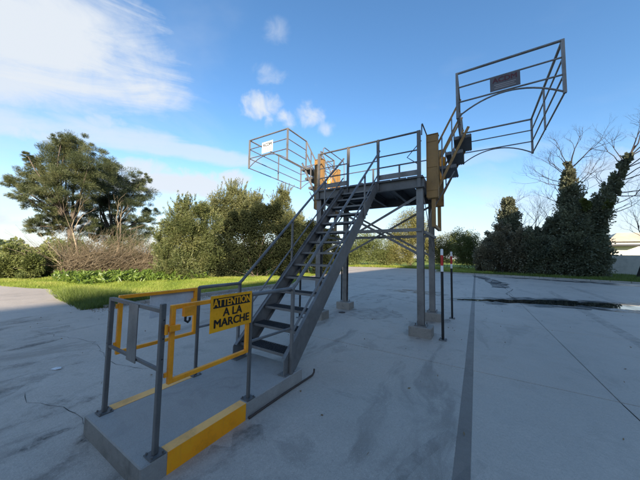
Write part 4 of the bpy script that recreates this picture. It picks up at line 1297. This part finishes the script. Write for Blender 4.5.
shrub('low green bush at the far left edge beside the pale road', BUSH_L, 'shrub_green', 40000, .15, .05)
shrub('olive tinged scrub growing through the dry thicket', THICKET, 'shrub_olive', 15000, .14, .035, subr=.45, depth=1.2)
th = thing('dry_thicket', 'heap of tan dry brushwood below the pines', 'brushwood', (-23.4, 7.8, GZ))
segs = []
for _ in range(3000):
    y = rng.uniform(4.8, 11.6); x = -23.6 + rng.normal(0, .8)
    p = np.array((x, y, GZ + rng.uniform(0, .9)))
    dv = np.array((rng.normal(.1, .35), rng.normal(.35, .75), rng.uniform(.25, 1.0)))
    L = rng.uniform(.9, 3.4); dv /= np.linalg.norm(dv); r0 = rng.uniform(.006, .018)
    for s in range(3):
        q = p + dv * L / 3; segs.append((p, q, r0, r0 * .7)); p = q; r0 *= .7
        dv = dv + rng.normal(0, .15, 3); dv[2] -= .16; dv /= np.linalg.norm(dv)
tubes_np(segs, 'twigs', 'dry_twig', th, 3)

sh = shrub('broad sunlit olive shrub left of the dark bush', SHRUB_1, 'shrub_olive', 90000, .14, .04, sub=34)
sh2 = shrub('tall olive shrub rising behind the dark bush', SHRUB_2, 'shrub_grey', 52000, .15, .045, sub=30)
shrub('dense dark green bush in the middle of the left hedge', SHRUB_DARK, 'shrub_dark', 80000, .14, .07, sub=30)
sh3 = shrub('pale olive tree top above the handrail of the stairs', SHRUB_3, 'shrub_grey', 50000, .17, .05, sub=28)
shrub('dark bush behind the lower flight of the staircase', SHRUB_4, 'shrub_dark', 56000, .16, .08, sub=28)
shrub('olive bush seen under the left half of the gantry', BACK_1, 'shrub_green', 24000, .22, .10, group='bushes along the back of the yard')
tree('broad_tree', 'round yellowish tree rising behind the gantry', BACK_2, (-10.4, 49.0, GZ), 'back_yellow', 34000, .24, .08, .2, sub=22)
shrub('low yellow green bush below the round tree', BACK_3, 'back_yellow', 15000, .2, .09, group='bushes along the back of the yard')
shrub('yellow green bush between the gantry legs and the marker poles', BACK_4, 'back_yellow', 20000, .2, .09, group='bushes along the back of the yard')
shrub('green bush between the marker poles and the dark hedge', BACK_5, 'shrub_green', 20000, .2, .09, group='bushes along the back of the yard')
shrub('dark ivy covered hedge left of the slim ivy column', HEDGE_1, 'hedge_brown', 52000, .19, .13, cat='hedge', name='hedge', subr=.4)
shrub('dark ivy covered hedge left of the forked ivy tree', HEDGE_2, 'ivy_dark', 48000, .19, .13, cat='hedge', name='hedge', subr=.4)


shoots(sh, SHRUB_1, 260, 'shrub_olive', .15, .034)
shoots(sh2, SHRUB_2, 150, 'shrub_grey', .16, .036, 1.0)
shoots(sh3, SHRUB_3, 150, 'shrub_grey', .17, .04, 1.1)


bare('bare_tree', 'leafless twiggy tree at the right edge beside the ivy fork', (13.4, 37.4, GZ), (.05, 0, 1), 4.4, .15, 5, 'twig_dark', 'leafless trees', spread=.42, up=.22, shrink=.66)
bare('bare_tree', 'leafless twiggy tree between the ivy column and the ivy tree', (6.2, 38.6, GZ), (.05, 0, 1), 3.4, .11, 4, 'twig_dark', 'leafless trees', spread=.42, up=.22, shrink=.66)


def ivy_tree(label, clumps, base, tip, n, twig_dirs, light=None):
    t = thing('ivy_tree', label, 'tree', base, 'ivy covered trees')
    mb = MB()
    pts = [Vector(base)] + [Vector(c[:3]) for c in sorted(clumps, key=lambda q: q[2]) if c[3] < 1.0] + [Vector(tip)]
    mb.tube(pts, [.26 * (1 - .85 * i / (len(pts) - 1)) for i in range(len(pts))], 7)
    mb.build('trunk', 'bark', t)
    crown(t, 'ivy', clumps, n, .2, .15, 'ivy_dark', 40, .46, shell=(.15, 1.28))
    shoots(t, clumps, 220, 'ivy_dark', .18, .12, .5)
    if light: crown(t, 'ivy', light, 3800, .16, .12, 'ivy_light', 14, .4)
    segs = []
    for p, dv, L, r_ in [q for q in twig_dirs for _ in (0, 1)]: grow(p, np.array(dv) + rng.normal(0, .2, 3), L * rng.uniform(.8, 1.15), r_, 4, segs, spread=.42, up=.14, shrink=.66)
    if segs: tubes_np(segs, 'branches', 'twig_dark', t, 3)
    return t


ivy_tree('slim ivy covered column rising from the dark hedge', IVY_TOWER, (3.4, 37.9, GZ), (3.5, 37.9, 9.0), 26000,
         [((3.4, 37.9, 7.5), (.7, 0, 1), 1.8, .04), ((3.4, 37.9, 6.5), (-.7, 0, .8), 1.4, .03), ((4.4, 37.2, 3.5), (.5, 0, 1), 2.6, .05), ((5.6, 37.2, 3.0), (.1, 0, 1), 2.8, .05), ((6.8, 37.0, 3.0), (-.1, 0, 1), 2.7, .05)])
ivy_tree('tall ivy covered tree trunk beside the fork', IVY_1, (8.8, 36.0, GZ), (8.6, 36.0, 12.0), 52000,
         [((8.5, 36, 11.2), (.9, -.1, .9), 2.2, .08), ((8.5, 36, 10.6), (-.8, 0, .9), 2.0, .05), ((8.5, 36, 9.6), (-1, 0, .5), 2.2, .05), ((8.6, 36, 8.6), (1, 0, .9), 2.2, .05),
          ((8.5, 36, 11.5), (0, 0, 1), 1.8, .05), ((8.6, 36, 7.6), (-1, 0, .4), 2.2, .05), ((9.0, 36, 7.2), (.6, 0, 1), 2.6, .05)],
         light=[(9.4, 35.0, 7.3, .45, .55)])
ivy_tree('slanting right fork covered in ivy with bare branches', IVY_2, (9.9, 36.2, GZ), (13.0, 35.2, 12.6), 30000,
         [((12.5, 35.3, 11.3), (.5, -.1, 1), 2.2, .07), ((12.2, 35.5, 10.5), (1, 0, .5), 2.4, .06), ((11.9, 36, 9.5), (1, 0, .3), 2.6, .06), ((11.4, 36.1, 8.3), (1, 0, .1), 2.8, .06),
          ((10.8, 35.8, 7.1), (1, 0, .25), 2.8, .05), ((12.4, 35.4, 11.0), (-.6, 0, 1), 2.0, .05), ((11.4, 36, 8.5), (-.5, 0, 1), 2.0, .04), ((12.6, 35.3, 11.6), (1.1, 0, .9), 2.6, .06),
          ((10.6, 36, 6.2), (1, 0, .0), 2.4, .05)],
         light=[(10.9, 35.1, 7.1, .42, .6)])


# far wood closing the horizon
az = rng.uniform(-95, 45, 30000); rr_ = rng.uniform(110, 150, 30000)
hh = 3.0 + 2.2 * np.sin(az * .21) + 1.6 * np.sin(az * .73 + 1) + 1.2 * np.sin(az * 1.9)
c = np.stack([np.sin(np.radians(az)) * rr_, np.cos(np.radians(az)) * rr_, np.maximum(1.2, hh) * rng.uniform(0, 1.15, 30000) ** .7], 1)
k = ~((np.abs(c[:, 0] - 43) < 22) & (c[:, 1] > 75) & (c[:, 1] < 108))
c = c[k]
V, F = leaf_quads(c, 1.0, .7)
o = np_mesh('distant_wood', V, F, np.repeat(rng.uniform(0, 1, len(c)), 4), 'shrub_green', None, 4)
o['kind'] = 'stuff'; o['label'] = 'distant green wood along the horizon'


# ------------------------------------------------------------------ grass
def inside(poly, p):
    x, y = p[:, 0], p[:, 1]; r_ = np.zeros(len(p), bool); j = len(poly) - 1
    for i in range(len(poly)):
        xi, yi = poly[i]; xj, yj = poly[j]
        c = ((yi > y) != (yj > y)) & (x < (xj - xi) * (y - yi) / (yj - yi + 1e-12) + xi)
        r_ ^= c; j = i
    return r_


def grass(name, label, poly, n, h, w, mat, near=None):
    P = np.array(poly); lo, hi = P.min(0), P.max(0)
    p = rng.uniform(lo, hi, (n * 3, 2)); p = p[inside(poly, p)][:n]
    n = len(p)
    f = (np.sin(p[:, 0] * 1.3 + 2 * np.sin(p[:, 1] * .9)) * np.sin(p[:, 1] * 1.7 + p[:, 0] * .6)) * .5 + .5
    H = h * rng.uniform(.5, 1.25, n) * (.6 + .75 * f)
    a = rng.uniform(0, 2 * math.pi, n); W = w * rng.uniform(.7, 1.3, n) / 2
    lean = rng.normal(0, .38, (n, 2)) * H[:, None]
    b = np.stack([p[:, 0], p[:, 1], np.full(n, GZ)], 1)
    dx = np.stack([np.cos(a) * W, np.sin(a) * W, np.zeros(n)], 1)
    tip = b + np.stack([lean[:, 0], lean[:, 1], H], 1)
    V = np.stack([b - dx, b + dx, tip], 1).reshape(-1, 3)
    o = np_mesh(name, V, np.arange(3 * n).reshape(-1, 3), np.repeat(np.clip(f * .5 + rng.uniform(0, .5, n), 0, 1), 3), mat, None, 3)
    o['kind'] = 'stuff'; o['label'] = label
    return o


grass('grass', 'bright sunlit green grass on the left verge', [(-9.2, 2.7), (-9.2, 11.6), (-11.4, 15.4), (-13.0, 24), (-13.4, 27), (-17, 26), (-20, 12), (-23, 6.5), (-23, 1.4), (-20, 1.8), (-18, 2.2), (-16, 2.7), (-15.3, 3.1), (-13.4, 2.8), (-12.3, 2.95), (-11.2, 2.6), (-10.2, 2.85)], 230000, .12, .02, 'grass_blade')
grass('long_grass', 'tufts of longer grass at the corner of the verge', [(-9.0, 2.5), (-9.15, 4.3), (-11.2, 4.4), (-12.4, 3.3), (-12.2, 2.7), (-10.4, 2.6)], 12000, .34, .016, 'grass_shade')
grass('grass', 'sunlit grass strip along the back of the yard', [(-24, 34.3), (-19, 39.8), (-11, 42.8), (-4.6, 41.8), (-3.2, 37), (-3.6, 33), (1.5, 33), (1.5, 46), (-20, 46), (-30, 38)], 60000, .34, .06, 'grass_blade')
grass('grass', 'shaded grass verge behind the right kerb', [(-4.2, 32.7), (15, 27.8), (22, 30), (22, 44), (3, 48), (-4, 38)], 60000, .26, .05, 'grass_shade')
grass('grass', 'rough grass behind the pines', [(-60, 2), (-24, 2.5), (-24, 12), (-20, 26), (-60, 26)], 26000, .5, .07, 'grass_blade')
# broad leaved plants along the foot of the thicket
c = np.zeros((9000, 3))
c[:, 1] = rng.uniform(4.3, 10.4, 9000); t_ = (c[:, 1] - 4.6) / 5
c[:, 0] = -18.6 + 1.4 * t_ + rng.normal(0, .8, 9000); c[:, 2] = rng.uniform(.05, .5, 9000) * (.55 + .5 * np.sin(c[:, 1] * 3.1 + c[:, 0] * 2.0) ** 2)
V, F = leaf_quads(c, .36, .085, None, 1.2)
o = np_mesh('broad_leaf_plants', V, F, np.repeat(rng.uniform(0, 1, 9000), 4), 'acanthus', None, 4)
o['kind'] = 'stuff'; o['label'] = 'bright green broad leaved plants below the thicket'

# fallen leaves and crumbs of soil blown against the kerb and across the yard
c = np.zeros((1850, 3))
k = 1500
c[:k, 0] = -9.0 + np.abs(rng.normal(0, .35, k)); c[:k, 1] = rng.uniform(2.6, 11.6, k)
c[k:, 0] = rng.uniform(-9, 5, 350); c[k:, 1] = rng.uniform(1.0, 24, 350)
c[:, 2] = np.array([zg(y) for y in c[:, 1]]) + .012
V, F = leaf_quads(c, .036, .02, None, 0)
V = V.reshape(-1, 4, 3); V[:, :, 2] = np.clip(V[:, :, 2], c[:, None, 2] - .008, c[:, None, 2] + .012); V = V.reshape(-1, 3)
o = np_mesh('fallen_leaves', V, F, np.repeat(rng.uniform(0, 1, len(c)), 4), 'dead_leaf', None, 4)
o['kind'] = 'stuff'; o['label'] = 'scattered dry leaves on the concrete'
